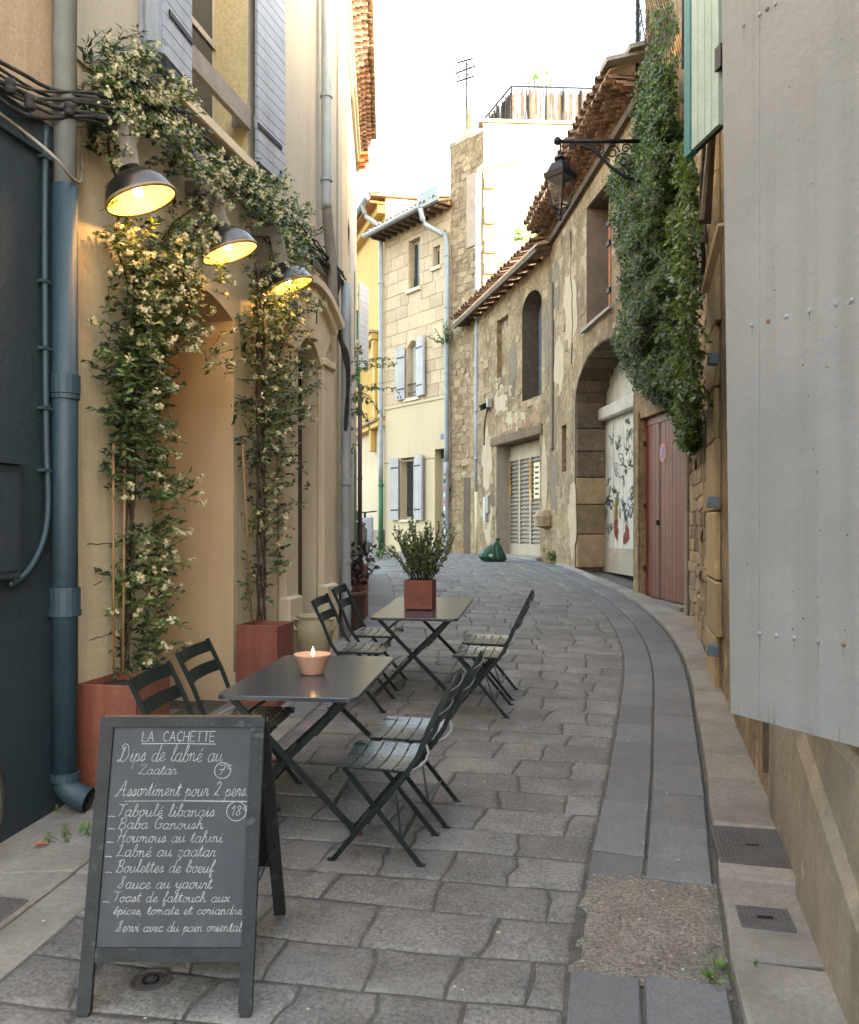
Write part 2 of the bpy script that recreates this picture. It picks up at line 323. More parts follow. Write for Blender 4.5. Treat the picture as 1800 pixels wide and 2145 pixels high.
def crom(pts, k=5, closed=False):
    P = [Vector(p) for p in pts]; n = len(P); out = []
    for i in range(n-1):
        a, b, c, d = P[max(i-1, 0)], P[i], P[i+1], P[min(i+2, n-1)]
        for j in range(k):
            t = j/k; out.append(.5*((2*b)+(c-a)*t+(2*a-5*b+4*c-d)*t*t+(3*b-a-3*c+d)*t**3))
    out.append(P[-1]); return out
# irregular stone prototypes, shared by every rubble wall
def stone_mesh(i):
    rnd = random.Random(100+i); n = rnd.choice((6, 7, 8)); th0 = rnd.random()*6
    ang = sorted([math.pi/4+math.pi/2*q+rnd.uniform(-.16, .16) for q in range(4)]+[math.pi/2*q+rnd.uniform(-.3, .3) for q in range(4) if rnd.random() < .6]); n = len(ang)
    rd = [rnd.uniform(.88, 1.04)*min(1.36, 1/max(abs(math.cos(a)), abs(math.sin(a)))) for a in ang]
    mb = MB(); pts = []
    for sca, d in ((1.0, -.4), (.97, .4), (.86, .66)):
        pts += [(math.cos(a)*r*.5*sca, math.sin(a)*r*.5*sca, d*rnd.uniform(.85, 1.1)) for a, r in zip(ang, rd)]
    pts.append((rnd.uniform(-.1, .1), rnd.uniform(-.1, .1), .72))
    fs = [(k*n+j, k*n+(j+1) % n, (k+1)*n+(j+1) % n, (k+1)*n+j) for k in range(2) for j in range(n)]+[(2*n+j, 2*n+(j+1) % n, 3*n) for j in range(n)]
    mb.add(pts, fs); return mb
STM = {}
def stone(w, parent, a, z, wa, wz, proud, mat, name='stone'):
    key = (random.randrange(9), mat.name)
    if key not in STM: STM[key] = stone_mesh(key[0]).mesh('stone', mat)
    o = link(name, STM[key], parent); o.location = w.L(a, 0, z)
    n = w.L(0, 1, 0); x = Vector((1, 0, 0)); y = n.cross(x)
    m = Matrix((x*wa, y*wz, n*proud)).transposed().to_4x4()
    o.matrix_local = Matrix.Translation(w.L(a, 0, z)) @ m @ Matrix.Rotation(random.uniform(-.2, .2), 4, 'Z')
    return o
def rubble(w, parent, a0, a1, z0, z1, hole_rects, mat, row=.2, ln=.3, keep=1.0, proud=.05):
    z = z0
    while z < z1:
        h = row*random.uniform(.75, 1.25); a = a0+random.uniform(0, ln*.6)
        while a < a1:
            l = ln*random.uniform(.6, 1.4); ca, cz = a+l/2, z+h/2
            if random.random() < keep and ca+l/2 < a1+.05 and not any(r[0]-l*.45 < ca < r[1]+l*.45 and r[2]-h*.4 < cz < r[3]+h*.4 for r in hole_rects):
                stone(w, parent, ca, cz, l*1.02, h*1.0, proud*random.uniform(.6, 1.3), mat)
            a += l
        z += h
# canal tile prototypes (half-round, 0.2 m wide, along +x of the tile)
def tile_mesh(mat, ln=.4, r=.085, th=.014, up=True, n=6):
    mb = MB(); pts = []
    for x, rr in ((0, r), (ln, r*.86)):
        for q in (rr, rr-th):
            pts += [(x, q*math.cos(math.pi*k/n), q*math.sin(math.pi*k/n)*(1 if up else -1)) for k in range(n+1)]
    m = n+1; fs = []
    for k in range(n): fs += [(k, k+1, 2*m+k+1, 2*m+k), (m+k, 3*m+k, 3*m+k+1, m+k+1), (k, m+k, m+k+1, k+1), (2*m+k, 2*m+k+1, 3*m+k+1, 3*m+k)]
    mb.add(pts, fs); return mb.mesh('tile', mat)
TM = {}
def tiles(w, parent, a0, a1, d, z0, z1, mat, ln=.4, slope=0., pitch=.19, up=True, name='tile', jit=.012):
    """a row of tiles across the wall; each sticks out to d and runs back into the wall (rising by slope)"""
    key = (mat.name, ln, up)
    if key not in TM: TM[key] = tile_mesh(mat, ln, up=up)
    n = max(1, int(abs(a1-a0)/pitch)); back = w.L(0, -1, 0); x = (back+Vector((0, 0, slope))).normalized(); z = Vector((0, 0, 1)); y = z.cross(x).normalized(); z = x.cross(y)
    for i in range(n):
        t = (i+.5)/n; o = link(name, TM[key], parent)
        o.matrix_local = Matrix.Translation(w.L(a0+(a1-a0)*t+random.uniform(-jit, jit), d+random.uniform(-jit, jit)*1.5, z0+(z1-z0)*t+random.uniform(-jit, jit))) @ Matrix((x, y, z)).transposed().to_4x4() @ Matrix.Rotation(random.uniform(-.04, .04), 4, 'Z')
def planks(w, name, mat, parent, a0, a1, d0, d1, z0, z1, n, gap=.006, horiz=False, ztop=None):
    """n single boards side by side, every one an object"""
    for i in range(n):
        if horiz:
            h = (z1-z0)/n; w.part(name, mat, parent, a0, a1, d0, d1, z0+i*h+gap/2, z0+(i+1)*h-gap/2)
        else:
            l = (a1-a0)/n; w.part(name, mat, parent, a0+i*l+gap/2, a0+(i+1)*l-gap/2, d0, d1, z0, z1)
def downpipe(name, label, w, pts, r, mat, brackets=(), mats=None, group=None, n=12):
    """pts: (a,d,z) along a wall"""
    t = w.root(name, label, 'drainpipe', group)
    MB().tube(crom([w.L(*p) for p in pts], 4) if len(pts) > 2 else [w.L(*p) for p in pts], r, n).build('pipe', mat, t, True)
    for a, d, z in brackets:
        MB().lathe([(r*1.02, -.02), (r*1.22, -.018), (r*1.22, .018), (r*1.02, .02)], 14, w.L(a, d, z)).build('bracket', mat, t)
    return t
# ---------------------------------------------------------------- walls of the street in plan
F1 = Wall(-2.142, 4.0, 12.5, 1)          # bistro side, first facade
F2 = Wall(-1.005, 9.15, -3.0, 1)         # pale house after it
FR = Wall(.749, 0, 13.4, -1)             # right side, near house
FA = Wall(3.25, 10.5, -6.5, -1)          # red door and arch
FB = Wall(2.49, 17.1, -16, -1)           # low stone barn
FC = Wall(.58, 22.7, -37, -1)            # cream stone house
FT = Wall(1.385, 21.63, -37, -1)         # rubble tower, same line
FY = Wall(-1.34, 25.25, -18, -1)         # yellow house
def right_wall_x(y):
    if y < 10.5: return .749+.238*y
    if y < 17.1: return 3.25-.114*(y-10.5)
    return 2.49-.2867*(y-17.1)
# ---------------------------------------------------------------- ground
ys = [-60, -20, -6]+[-5+.5*i for i in range(52)]+[22, 26, 32, 45, 80, 160, 400, 1200]
xs = [-900, -200, -40, -10]+[-4+.5*i for i in range(19)]+[10, 40, 200, 900]
mb = MB(); mb.add([(x, y, gz(x, y)-.03) for y in ys for x in xs], [(j*len(xs)+i, j*len(xs)+i+1, (j+1)*len(xs)+i+1, (j+1)*len(xs)+i) for j in range(len(ys)-1) for i in range(len(xs)-1)])
tag(mb.build('ground', mJOINT), kind='structure')
KL = [(-1.72, 2.0), (-1.43, 3.45), (-.95, 6.0), (-.42, 9.3), (-.50, 12.), (-.78, 15.), (-1.5, 18.5), (-2.8, 21.5), (-4.6, 24.5), (-7, 28)]
KG = [(.28, 1.75), (.52, 3.1), (1.23, 5.6), (1.98, 8.6), (2.28, 11.6), (2.10, 15.1), (1.55, 18.3), (.70, 20.9), (-1.0, 23.6), (-3.6, 27)]
def kn(K, t):
    n = len(K); t = max(0, min(n-1.0001, t)); i = int(t); f = t-i; P = [Vector((*K[max(0, min(n-1, i+j))], 0)) for j in (-1, 0, 1, 2)]
    a, b, c, d = P; return .5*((2*b)+(c-a)*f+(2*a-5*b+4*c-d)*f*f+(3*b-a-3*c+d)*f**3)
def rmap(t, s, z=0):
    p = kn(KL, t).lerp(kn(KG, t), s); return Vector((p.x, p.y, gz(p.x, p.y)+z))
mb = MB(); tt = [i*.1 for i in range(90)]
mb.add([rmap(t, s, -.0055) for t in tt for s in (-.02, .25, .5, .75, 1.02)], [(j*5+i, j*5+i+1, (j+1)*5+i+1, (j+1)*5+i) for j in range(89) for i in range(4)])
road = tag(mb.build('road', mJOINT), kind='structure')
rows = [0.0]; acc = 0; t = 0; dep = .26
while t < 8.8:
    t0 = t; p = rmap(t, .5); acc = 0; target = random.uniform(.24, .33)
    while acc < target and t < 8.9: t += .01; q = rmap(t, .5); acc += (q-p).length; p = q
    rows.append(t)
from mathutils import noise as mn
def bnd(i, s):
    d = (rows[min(i+1, len(rows)-1)]-rows[max(i-1, 0)])*.5
    return rows[i]+d*.11*mn.noise(Vector((s*2.6+i*3.1, i*7.7, .3)))+d*.05*mn.noise(Vector((s*11+i*1.1, i*3.3, 5)))
stones = []
for i in range(len(rows)-1):
    wid = (rmap(rows[i], 1)-rmap(rows[i], 0)).length; s = random.uniform(-.16, 0); js = [s]
    while s < 1: s += random.uniform(.27, .50)/wid; js.append(s)
    if 1-js[-2] < .1/wid: js.pop(-2)
    js[0] = 0; js[-1] = 1
    dr = wid; wob = [random.uniform(-1, 1) for _ in js]
    def joint(j, f):
        if j in (0, len(js)-1): return js[j]
        return js[j]+(wob[j]*.035*(f-.5)+.032*mn.noise(Vector((f*2.2, i*5.1, j*3.7))))/wid
    for j in range(len(js)-1):
        f4 = [0, .25, .5, .75, 1]
        lo = [(bnd(i, joint(j, 0)+(joint(j+1, 0)-joint(j, 0))*f), joint(j, 0)+(joint(j+1, 0)-joint(j, 0))*f) for f in f4]
        hi = [(bnd(i+1, joint(j, 1)+(joint(j+1, 1)-joint(j, 1))*f), joint(j, 1)+(joint(j+1, 1)-joint(j, 1))*f) for f in f4]
        rt = [(lo[-1][0]+(hi[-1][0]-lo[-1][0])*f, joint(j+1, f)) for f in (.33, .66)]
        lf = [(lo[0][0]+(hi[0][0]-lo[0][0])*f, joint(j, f)) for f in (.66, .33)]
        ring = [rmap(a, b) for a, b in lo+rt+hi[::-1]+lf]
        c = sum(ring, Vector())/len(ring); tl = Vector((random.uniform(-.012, .012), random.uniform(-.012, .012), 0)); h0 = random.uniform(-.002, .005)
        def off(p, ins, z):
            d = (c-p); L_ = d.length; d = d*(ins/L_) if L_ > 1e-6 else d
            q = p+d; return (q.x, q.y, q.z+z+h0+tl.dot(q-c))
        g = random.uniform(.003, .007)
        n = len(ring); pts = [off(p, g*.7, -.05) for p in ring]+[off(p, g, -.010) for p in ring]+[off(p, g+.006, -.003) for p in ring]+[off(p, g+.028, .0005) for p in ring]
        fs = [(k*n+q, k*n+(q+1) % n, (k+1)*n+(q+1) % n, (k+1)*n+q) for k in range(3) for q in range(n)]+[tuple(range(3*n, 4*n))]
        stones.append((c.y, pts, fs))
stones.sort(key=lambda s: s[0])
near = [s for s in stones if s[0] > 2.3]
vis, rest = near[:300], near[300:]+[s for s in stones if s[0] <= 2.3]
for y, pts, fs in vis: MB().add(pts, fs).build('paving_stone', mPAVE, road, True)
mb = MB()
for y, pts, fs in rest: mb.add(pts, fs)
tag(mb.build('far_paving_stones', mPAVE, road, True), kind='stuff')
# gutter slabs: two rows that follow the bend
GP = [kn(KG, i*.02) for i in range(420)]
gl = [0]
for i in range(1, len(GP)): gl.append(gl[-1]+(GP[i]-GP[i-1]).length)
def goff(s, o, z=0):
    i = 0
    lo, hi = 0, len(gl)-2
    while lo < hi:
        m_ = (lo+hi)//2
        if gl[m_+1] < s: lo = m_+1
        else: hi = m_
    i = lo; f = (s-gl[i])/max(1e-6, gl[i+1]-gl[i]); p = GP[i].lerp(GP[i+1], f); tg = (GP[i+1]-GP[i]).normalized()
    q = p+Vector((tg.y, -tg.x, 0))*o; return Vector((q.x, q.y, gz(q.x, q.y)+z))
def slabmesh(ring, top, low, ch=.008):
    c = sum(ring, Vector())/len(ring); n = len(ring)
    def o_(p, i, z): d = c-p; L_ = max(1e-6, d.length); q = p+d*(i/L_); return (q.x, q.y, q.z+z)
    pts = [o_(p, 0, low) for p in ring]+[o_(p, 0, top-ch) for p in ring]+[o_(p, ch*1.3, top) for p in ring]
    return MB().add(pts, [(k*n+q, k*n+(q+1) % n, (k+1)*n+(q+1) % n, (k+1)*n+q) for k in range(2) for q in range(n)]+[tuple(range(2*n, 3*n))])
mb = MB(); gs = [i*.25 for i in range(100)]
mb.add([goff(s, o, -.015) for s in gs for o in (0, .28, .58)], [(j*3+i, j*3+i+1, (j+1)*3+i+1, (j+1)*3+i) for j in range(99) for i in range(2)])
gutter = tag(mb.build('gutter', mJOINT), kind='structure')
for row, (o0, o1) in enumerate(((.010, .252), (.268, .545))):
    ya, yb = ((3.04, 3.50), (3.0, 3.72))[row]
    sA = min(range(2200), key=lambda k: abs(goff(k*.01, o0).y-ya))*.01; sB = min(range(2200), key=lambda k: abs(goff(k*.01, o0).y-yb))*.01
    segs = []; s = sA
    while s > .05: ln = random.uniform(.5, .7); segs.append((max(0, s-ln), s)); s -= ln
    s = sB
    while s < 22: ln = random.uniform(.42, .66); segs.append((s, s+ln)); s += ln
    for s, e in segs:
        ln = e-s
        ring = [goff(s+.005, o0), goff(s+ln*.5, o0), goff(s+ln-.005, o0), goff(s+ln-.005+random.uniform(-.01, .01), o1), goff(s+ln*.5, o1), goff(s+.005+random.uniform(-.01, .01), o1)]
        slabmesh(ring, random.uniform(-.004, .004)+(.0 if row == 0 else .012), -.06).build('gutter_slab', mGUT, gutter)
# broken stretch filled with gravelly concrete
mb = MB(); n = 22; pts = []
for i in range(n+1):
    for j in range(n+1):
        q = goff(1.28+.85*i/n, .0+.57*j/n)
        e = min(i, n-i, j, n-j)/3.; pts.append((q.x+.02*mn.noise(Vector((i*.5, j*.5, 1))), q.y+.03*mn.noise(Vector((i*.5, j*.5, 2))), q.z-.009+.010*min(1, e)+.009*mn.noise(Vector((i*.4, j*.4, 0)))))
mb.add(pts, [(i*(n+1)+j, (i+1)*(n+1)+j, (i+1)*(n+1)+j+1, i*(n+1)+j+1) for i in range(n) for j in range(n)])
tag(mb.build('concrete_patch', mPATCH, None, True), kind='structure')
pm = []
for i in range(5):
    m_ = stone_mesh(40+i); pm.append(m_)
mb = MB()
for i in range(420):
    q = goff(1.32+.78*random.random(), .03+.5*random.random()); m_ = random.choice(pm); sc_ = random.uniform(.006, .016)
    mb.add([(q.x+p[0]*sc_, q.y+p[1]*sc_, q.z-.003+p[2]*sc_*.5) for p in m_.v], m_.f)
tag(mb.build('gravel', M('loose gravel', (.3, .26, .21), (.19, .165, .135), rough=.9, island=.5, nscale=20)), 'loose grit scattered over the broken gutter patch', 'gravel', kind='stuff')
# pale pavement along the right-hand wall
mb = MB(); yy = [1.0+.5*i for i in range(33)]
kx = []
for y in yy:
    s = 0
    best = min(range(0, 2200), key=lambda k: abs(goff(k*.01, .56).y-y)); kx.append(goff(best*.01, .56).x)
def kerb_x(y):
    if y <= yy[0]: return kx[0]+(y-yy[0])*.28
    f = (y-yy[0])/.5; i = min(len(yy)-2, int(f)); return kx[i]+(kx[i+1]-kx[i])*(f-i)
def V3(x, y, z=0): return Vector((x, y, gz(x, y)+z))
mb.add([V3(x, y, -.005) for y in yy for x in (kerb_x(y), right_wall_x(y))], [(2*j, 2*j+1, 2*j+3, 2*j+2) for j in range(len(yy)-1)])
pav = tag(mb.build('pavement', mJOINT), kind='structure')
y = 1.5
while y < 16.4:
    ln = random.uniform(.45, .85); y1 = min(y+ln, 16.5); sk = random.uniform(-.04, .04)-.10; sk2 = -.10
    a, b, c, d = (kerb_x(y)+.012, y), (right_wall_x(y)+.04, y+sk), (right_wall_x(y1)+.04, y1+sk2-.008), (kerb_x(y1)+.012, y1-.008)
    ring = [V3(*a), V3((a[0]+b[0])/2, (a[1]+b[1])/2), V3(*b), V3(*c), V3((c[0]+d[0])/2, (c[1]+d[1])/2), V3(*d), V3((a[0]+d[0])/2+random.uniform(-.012, .012), (a[1]+d[1])/2)]
    slabmesh(ring, .052+random.uniform(-.004, .005), -.05, .012).build('paving_slab', mSIDE, pav); y = y1
# slabs in front of the left-hand houses
def lwall_x(y): return -3.029+.2217*y if y < 9.15 else -1.005-.0524*(y-9.15)
mb = MB(); ly = [-1+.5*i for i in range(33)]
def ledge_x(y):
    if y < 2.0: return -1.72+(y-2)*.2
    lo, hi = 0., 8.9
    for _ in range(30):
        m_ = (lo+hi)/2
        if kn(KL, m_).y < y: lo = m_
        else: hi = m_
    return kn(KL, lo).x
mb.add([V3(x, y, -.012) for y in ly for x in (lwall_x(y)-.3, ledge_x(y))], [(2*j, 2*j+1, 2*j+3, 2*j+2) for j in range(len(ly)-1)])
lpav = tag(mb.build('terrace_pavement', mJOINT), kind='structure')
y = 1.2
while y < 15:
    ln = random.uniform(.6, 1.0); y1 = y+ln
    w0, w1 = lwall_x(y)-.02, lwall_x(y1)-.02; e0, e1 = ledge_x(y), ledge_x(y1); f = .72 if y < 9 else .3
    for (s0, s1, mt, tp) in ((0, f, mSIDE, .008), (f, 1, mSIDE if y < 5.5 else mGUT, .0)):
        sk = random.uniform(-.05, .05) if s0 else random.uniform(-.12, .12)
        ring = [V3(w0+(e0-w0)*s0+.006, y+(-.05 if s0 == 0 else 0)), V3(w0+(e0-w0)*s1-.006, y), V3(w1+(e1-w1)*s1-.006, y1-.008), V3(w1+(e1-w1)*s0+.006, y1-.008)]
        slabmesh(ring, tp+random.uniform(-.003, .004), -.05).build('paving_slab', mt, lpav)
    y = y1
# iron covers
def cover(name, label, c, rx, ry, rz, square):
    t = thing(name, label, 'manhole cover', c, rz); t.rotation_euler = (math.atan(.065), 0, rz) 
    mb = MB()
    if square:
        mb.cbox(-rx, rx, -ry, ry, -.03, .004, .003); mb.build('plate', mIRON, t)
        m2 = MB()
        for i in range(int(rx*2/.018)):
            for j in range(int(ry*2/.018)):
                x, y_ = -rx+.014+i*.018, -ry+.014+j*.018
                if x < rx-.008 and y_ < ry-.008: m2.box(x-.005, x+.005, y_-.003, y_+.003, .004, .0065)
        m2.build('tread_pattern', mIRON, t); MB().box(-.03, .03, -.008, .008, .004, .0075).build('lifting_slot', mBLACK, t)
    else:
        mb.lathe([(.0001, .004), (rx*.74, .004), (rx*.76, -.002), (rx*.82, -.002), (rx*.84, .006), (rx, .006), (rx*1.03, -.02)], 28); mb.build('plate', mIRON, t)
        MB().lathe([(rx*.3, .004), (rx*.32, .008), (rx*.42, .008), (rx*.44, .004)], 24).build('ring', mBLACK, t)
    return t
p = ground_hit(1575, 1772, .056); cover('drain_cover', 'square patterned iron drain cover set in the pale pavement slabs', p, .165, .205, R(-12), True)
p = ground_hit(1603, 1924, .054); cover('valve_cover', 'small worn iron plate in the pavement beside the broken gutter patch', p, .10, .085, R(-12), True)
p = ground_hit(316, 2055, .004); cover('stopcock_cover', 'small round iron stopcock cover under the chalk menu board', p, .07, .07, 0, False)
p = ground_hit(-28, 1905, .010); cover('service_cover', 'iron service cover at the foot of the teal shop wall', p, .12, .1, R(-12), True)
# ================================================================ LEFT SIDE
# ---------------------------------------------------------------- teal shop house (left edge)
aP = F1.hit(140, 1000)[0]
t = F1.root('teal_shop_house', 'house with dark teal painted shopfront and tan upper plaster beside the bistro', 'house')
facade(F1, 'shopfront_wall', mTEAL, t, rect(-2.6, aP-.02, -1.2, 3.68), d=.05, ret=.1)
facade(F1, 'upper_wall', mUPT, t, rect(-2.6, aP-.02, 3.68, 9.6), d=.035, ret=.1)
F1.part('fascia', mTEAL, t, -2.6, aP-.06, .05, .075, 3.55, 3.72)
a, z = F1.hit(26, 975, .05); a2, z2 = F1.hit(26, 1215, .13)
mbx = F1.part('meter_box', mTEAL, t, a-.42, a-.02, .05, .12, z2, z, .008)
F1.part('meter_door', mTEAL, mbx, a-.39, a-.05, .12, .128, z2+.04, z-.04, .004); F1.part('box_hood', mTEAL, mbx, a-.44, a, .05, .145, z, z+.02)
t = F1.root('electrical_conduit', 'teal painted conduit clipped to the shopfront wall, curving to the meter box', 'conduit')
cp = [F1.hit(96, 262, .075), F1.hit(94, 500, .075), F1.hit(97, 900, .075), F1.hit(101, 1060, .075), F1.hit(88, 1140, .075), F1.hit(55, 1200, .075), F1.hit(20, 1225, .075)]
MB().tube(crom([F1.L(a_, .075, z_) for a_, z_ in cp], 6), .016, 8).build('tube', mTPIPE, t, True)
for v in (330, 590, 730, 855, 985): a_, z_ = F1.hit(95, v, .075); F1.part('clip', mTPIPE, t, a_-.03, a_+.03, .05, .095, z_-.008, z_+.008)
# big downpipe between the two houses
d = .105; pt = lambda u, v: (F1.hit(u, v, d)[0], d, F1.hit(u, v, d)[1])
t = F1.root('corner_downpipe', 'thick downpipe, grey above and blue painted below, between teal shop and bistro', 'drainpipe')
a, _, zb = pt(136, 1615); zt = pt(136, 398)[2]
MB().tube([F1.L(a, d, zt), F1.L(a, d, 9.5)], .060, 18).build('upper_pipe', mZINC, t, True)
MB().tube([F1.L(a, d, zb), F1.L(a, d, zt+.02)], .066, 18).build('lower_pipe', mTPIPE, t, True)
for v, r, h in ((806, .078, .05), (832, .076, .012), (1258, .079, .07), (1284, .084, .014), (1625, .076, .02)):
    z_ = pt(136, v)[2]; MB().lathe([(.06, -h), (r, -h), (r, h), (.06, h)], 18, F1.L(a, d, z_)).build('collar', mTPIPE, t)
el = [(a, d, zb+.01), (a, d, zb-.05), (a+.0, d+.03, zb-.10), (a+.01, d+.085, zb-.135), (a+.015, d+.135, zb-.15)]
pth = crom([F1.L(*q) for q in el], 5)
MB().tube(pth, .064, 18, cap=False).build('spout', mTPIPE, t, True); MB().tube(pth[-10:], .056, 18, cap=False).build('spout_lining', mDARK, t, True)
# parked bicycle whose front wheel pokes in at the left
t = F1.root('parked_bicycle', 'bicycle parked against the teal wall, only its black front tyre showing', 'bicycle')
a_, z_ = F1.hit(8, 1720, .22); r = .33; gc = F1.gz(a_-r)
wc = F1.L(a_-r, .22, gc+r+.015); ring = [wc+Vector((math.cos(q)*(r-.012), 0, math.sin(q)*(r-.012))) for q in [2*math.pi*i/40 for i in range(41)]]
wh = MB().tube(ring, .022, 10, cap=False).build('wheel', mRUBBER, t, True)
MB().tube([wc+(p-wc)*.94 for p in ring], .009, 6, cap=False).build('rim', mZINC, wh, True)
mb = MB()
for i in range(20): mb.tube([wc, wc+(ring[i*2]-wc)*.94], .0015, 4)
tag(mb.build('spokes', mZINC, wh), kind='stuff'); MB().tube([wc+Vector((0, -.05, 0)), wc+Vector((0, .05, 0))], .02, 10).build('hub', mZINC, wh)
fr = MB()
for yy_ in (-.05, .05): fr.tube([wc+Vector((0, yy_, 0)), wc+Vector((-.12, yy_, .36)), wc+Vector((-.18, 0, .5))], .011, 8)
fr.build('fork', mSCB, t, True)
fr = MB().tube([wc+Vector((-.18, 0, .5)), wc+Vector((-.75, 0, .12))], .016, 8).tube([wc+Vector((-.2, 0, .56)), wc+Vector((-.9, 0, .55))], .016, 8).tube([wc+Vector((-.75, 0, .12)), wc+Vector((-.9, 0, .6))], .016, 8); fr.build('frame', mSCB, t, True)
# ---------------------------------------------------------------- bistro house
H = F1.root('bistro_house', 'cream plastered bistro house with deep arched entrance and grey plank shutters', 'house')
aL = F1.hit(150, 1000)[0]-.05; aE = 5.30
o0, o1 = F1.hit(322, 1000)[0], F1.hit(489, 1000)[0]; zs = F1.hit(489, 672)[1]
d0, d1 = F1.hit(610, 1000)[0], F1.hit(662, 1000)[0]; dz = F1.hit(662, 770)[1]
w0, w1 = F1.hit(373, 300)[0]-.02, F1.hit(518, 300)[0]; wz = 4.62
gl0 = F1.gz(o0)
holes = [(segarch(o0, o1, gl0-.05, zs, .13), 1.1, 'entrance_reveal', mREV), (segarch(d0, d1, F1.gz(d0)+.06, dz, .22), .19, 'door_reveal', mSUR), (rect(w0, w1, wz, 6.9), .32, 'window_reveal', M('yellowish window reveal', (.60, .49, .27), (.52, .42, .23), rough=.8, nscale=1.5, bump=.2, stain=(.4, .3, .16), stamt=.4))]
zc = 4.28
facade(F1, 'lower_wall', mPLB, H, rect(aL, aE, -.3, zc), holes[:2])
facade(F1, 'upper_wall', mGREYP, H, rect(aL, aE, zc, 9.6), holes[2:])
F1.part('string_course', mGREYP, H, aL, aE, 0, .018, zc-.03, zc+.05)
F1.part('side_return', mGREYP, H, aE-.02, aE, -1.0, -.01, -.3, 9.6)
# tall white strip of trim left of the window and skirting
F1.part('skirting', mSUR, H, aL, o0-.005, 0, .022, -.3, gl0+.20); F1.part('skirting', mSUR, H, o1+.005, d0-.36, 0, .022, -.3, F1.gz(o1)+.22)
# entrance: threshold and dark glazed door far inside
F1.part('threshold', mSIDE, H, o0, o1, -1.1, .05, gl0-.2, gl0+.035)
ed = loop_panel(F1, 'entrance_door', mDDOOR, H, segarch(o0, o1, gl0, zs, .13), -1.08)
F1.part('pane', mGLASS, ed, o0+.15, o1-.15, -1.08, -1.07, gl0+.9, zs-.4)
for (u0, v0), (u1, v1) in (((182, 1140), (248, 1138)), ((188, 1340), (238, 1326)), ((196, 1225), (214, 1218))):
    cr_ = random.Random(u0); P_ = []
    for i in range(7): a_, z_ = F1.hit(u0+(u1-u0)*i/6, v0+(v1-v0)*i/6+cr_.uniform(-2, 2)); P_.append(F1.L(a_, .0015, z_))
    MB().tube(P_, .0022, 4).build('crack', mDARK, H)
# stone door surround
for k, (a, b) in enumerate(((d0-.34, d0-.002), (d1+.002, d1+.36))):
    g = F1.gz(a); pz = g+.66 if k == 0 else g+.64
    pil = F1.part('pilaster', mSUR, H, a+.03, b-.0, 0.001, .075, pz, dz+.02, .012)
    F1.part('plinth_block', mSUR, pil, a, b+(0 if k else .0), 0.001, .125, -.2, pz+.03, .02)
    F1.part('capital', mSUR, pil, a+.01, b, .001, .10, dz+.02, dz+.10, .012)
def arch_band(zin, rise_in, zout, rise_out, a0, a1, e0, e1, dd0, dd1, name, n=16):
    mb = MB(); pts = []
    for i in range(n+1):
        f = i/n; q = 4*f*(1-f)
        for (x0, x1, zb_, rs) in ((a0, a1, zin, rise_in), (e0, e1, zout, rise_out)):
            for dd in (dd0, dd1): pts.append(F1.L(x0+(x1-x0)*f, dd, zb_+rs*q))
    fs = []
    for i in range(n):
        b = i*4; c = b+4; fs += [(b+1, b+3, c+3, c+1), (b, b+1, c+1, c), (b+2, c+2, c+3, b+3)]
    fs += [(0, 2, 3, 1), (n*4, n*4+1, n*4+3, n*4+2)]
    mb.add(pts, fs); return mb.build(name, mSUR, H)
arch_band(dz, .22, dz+.40, .24, d0, d1, d0-.32, d1+.34, .001, .06, 'door_head')
arch_band(dz+.40, .24, dz+.47, .26, d0-.32, d1+.34, d0-.36, d1+.38, .001, .115, 'hood_moulding')
arch_band(dz+.47, .26, dz+.53, .27, d0-.38, d1+.40, d0-.42, d1+.44, .001, .165, 'hood_moulding')
ac = (d0+d1)/2; ks = F1.part('keystone', mSUR, H, ac-.07, ac+.07, .06, .13, dz+.20, dz+.66, .01)
F1.part('keystone_slot', mDARK, ks, ac-.015, ac+.015, .129, .1325, dz+.36, dz+.46)
dr = F1.part('door', mDDOOR, H, d0, d1, -.20, -.15, F1.gz(d0)+.05, dz-.42)
for z0_, z1_ in ((.2, .75), (.85, 1.5), (1.6, 2.15)):
    F1.part('door_panel', mDDOOR, dr, d0+.1, d1-.1, -.15, -.135, F1.gz(d0)+z0_, F1.gz(d0)+z1_, .01)
F1.part('door_knob', mBLACK, dr, d0+.05, d0+.08, -.15, -.09, F1.gz(d0)+1.0, F1.gz(d0)+1.04, .005)
fl = F1.part('fanlight', mGLASS, H, d0, d1, -.185, -.17, dz-.42, dz+.2)
for i in range(6): a = d0+(d1-d0)*(i+.5)/6; MB().tube([F1.L(a, -.14, dz-.42), F1.L(a, -.14, dz+.12)], .009, 6).build('grille_bar', mBLACK, fl)
F1.part('transom', mDDOOR, H, d0, d1, -.19, -.12, dz-.46, dz-.40)
F1.part('door_step', mSIDE, H, d0-.35, d1+.38, -.1, .42, .1, F1.gz(d0)+.10, .012)
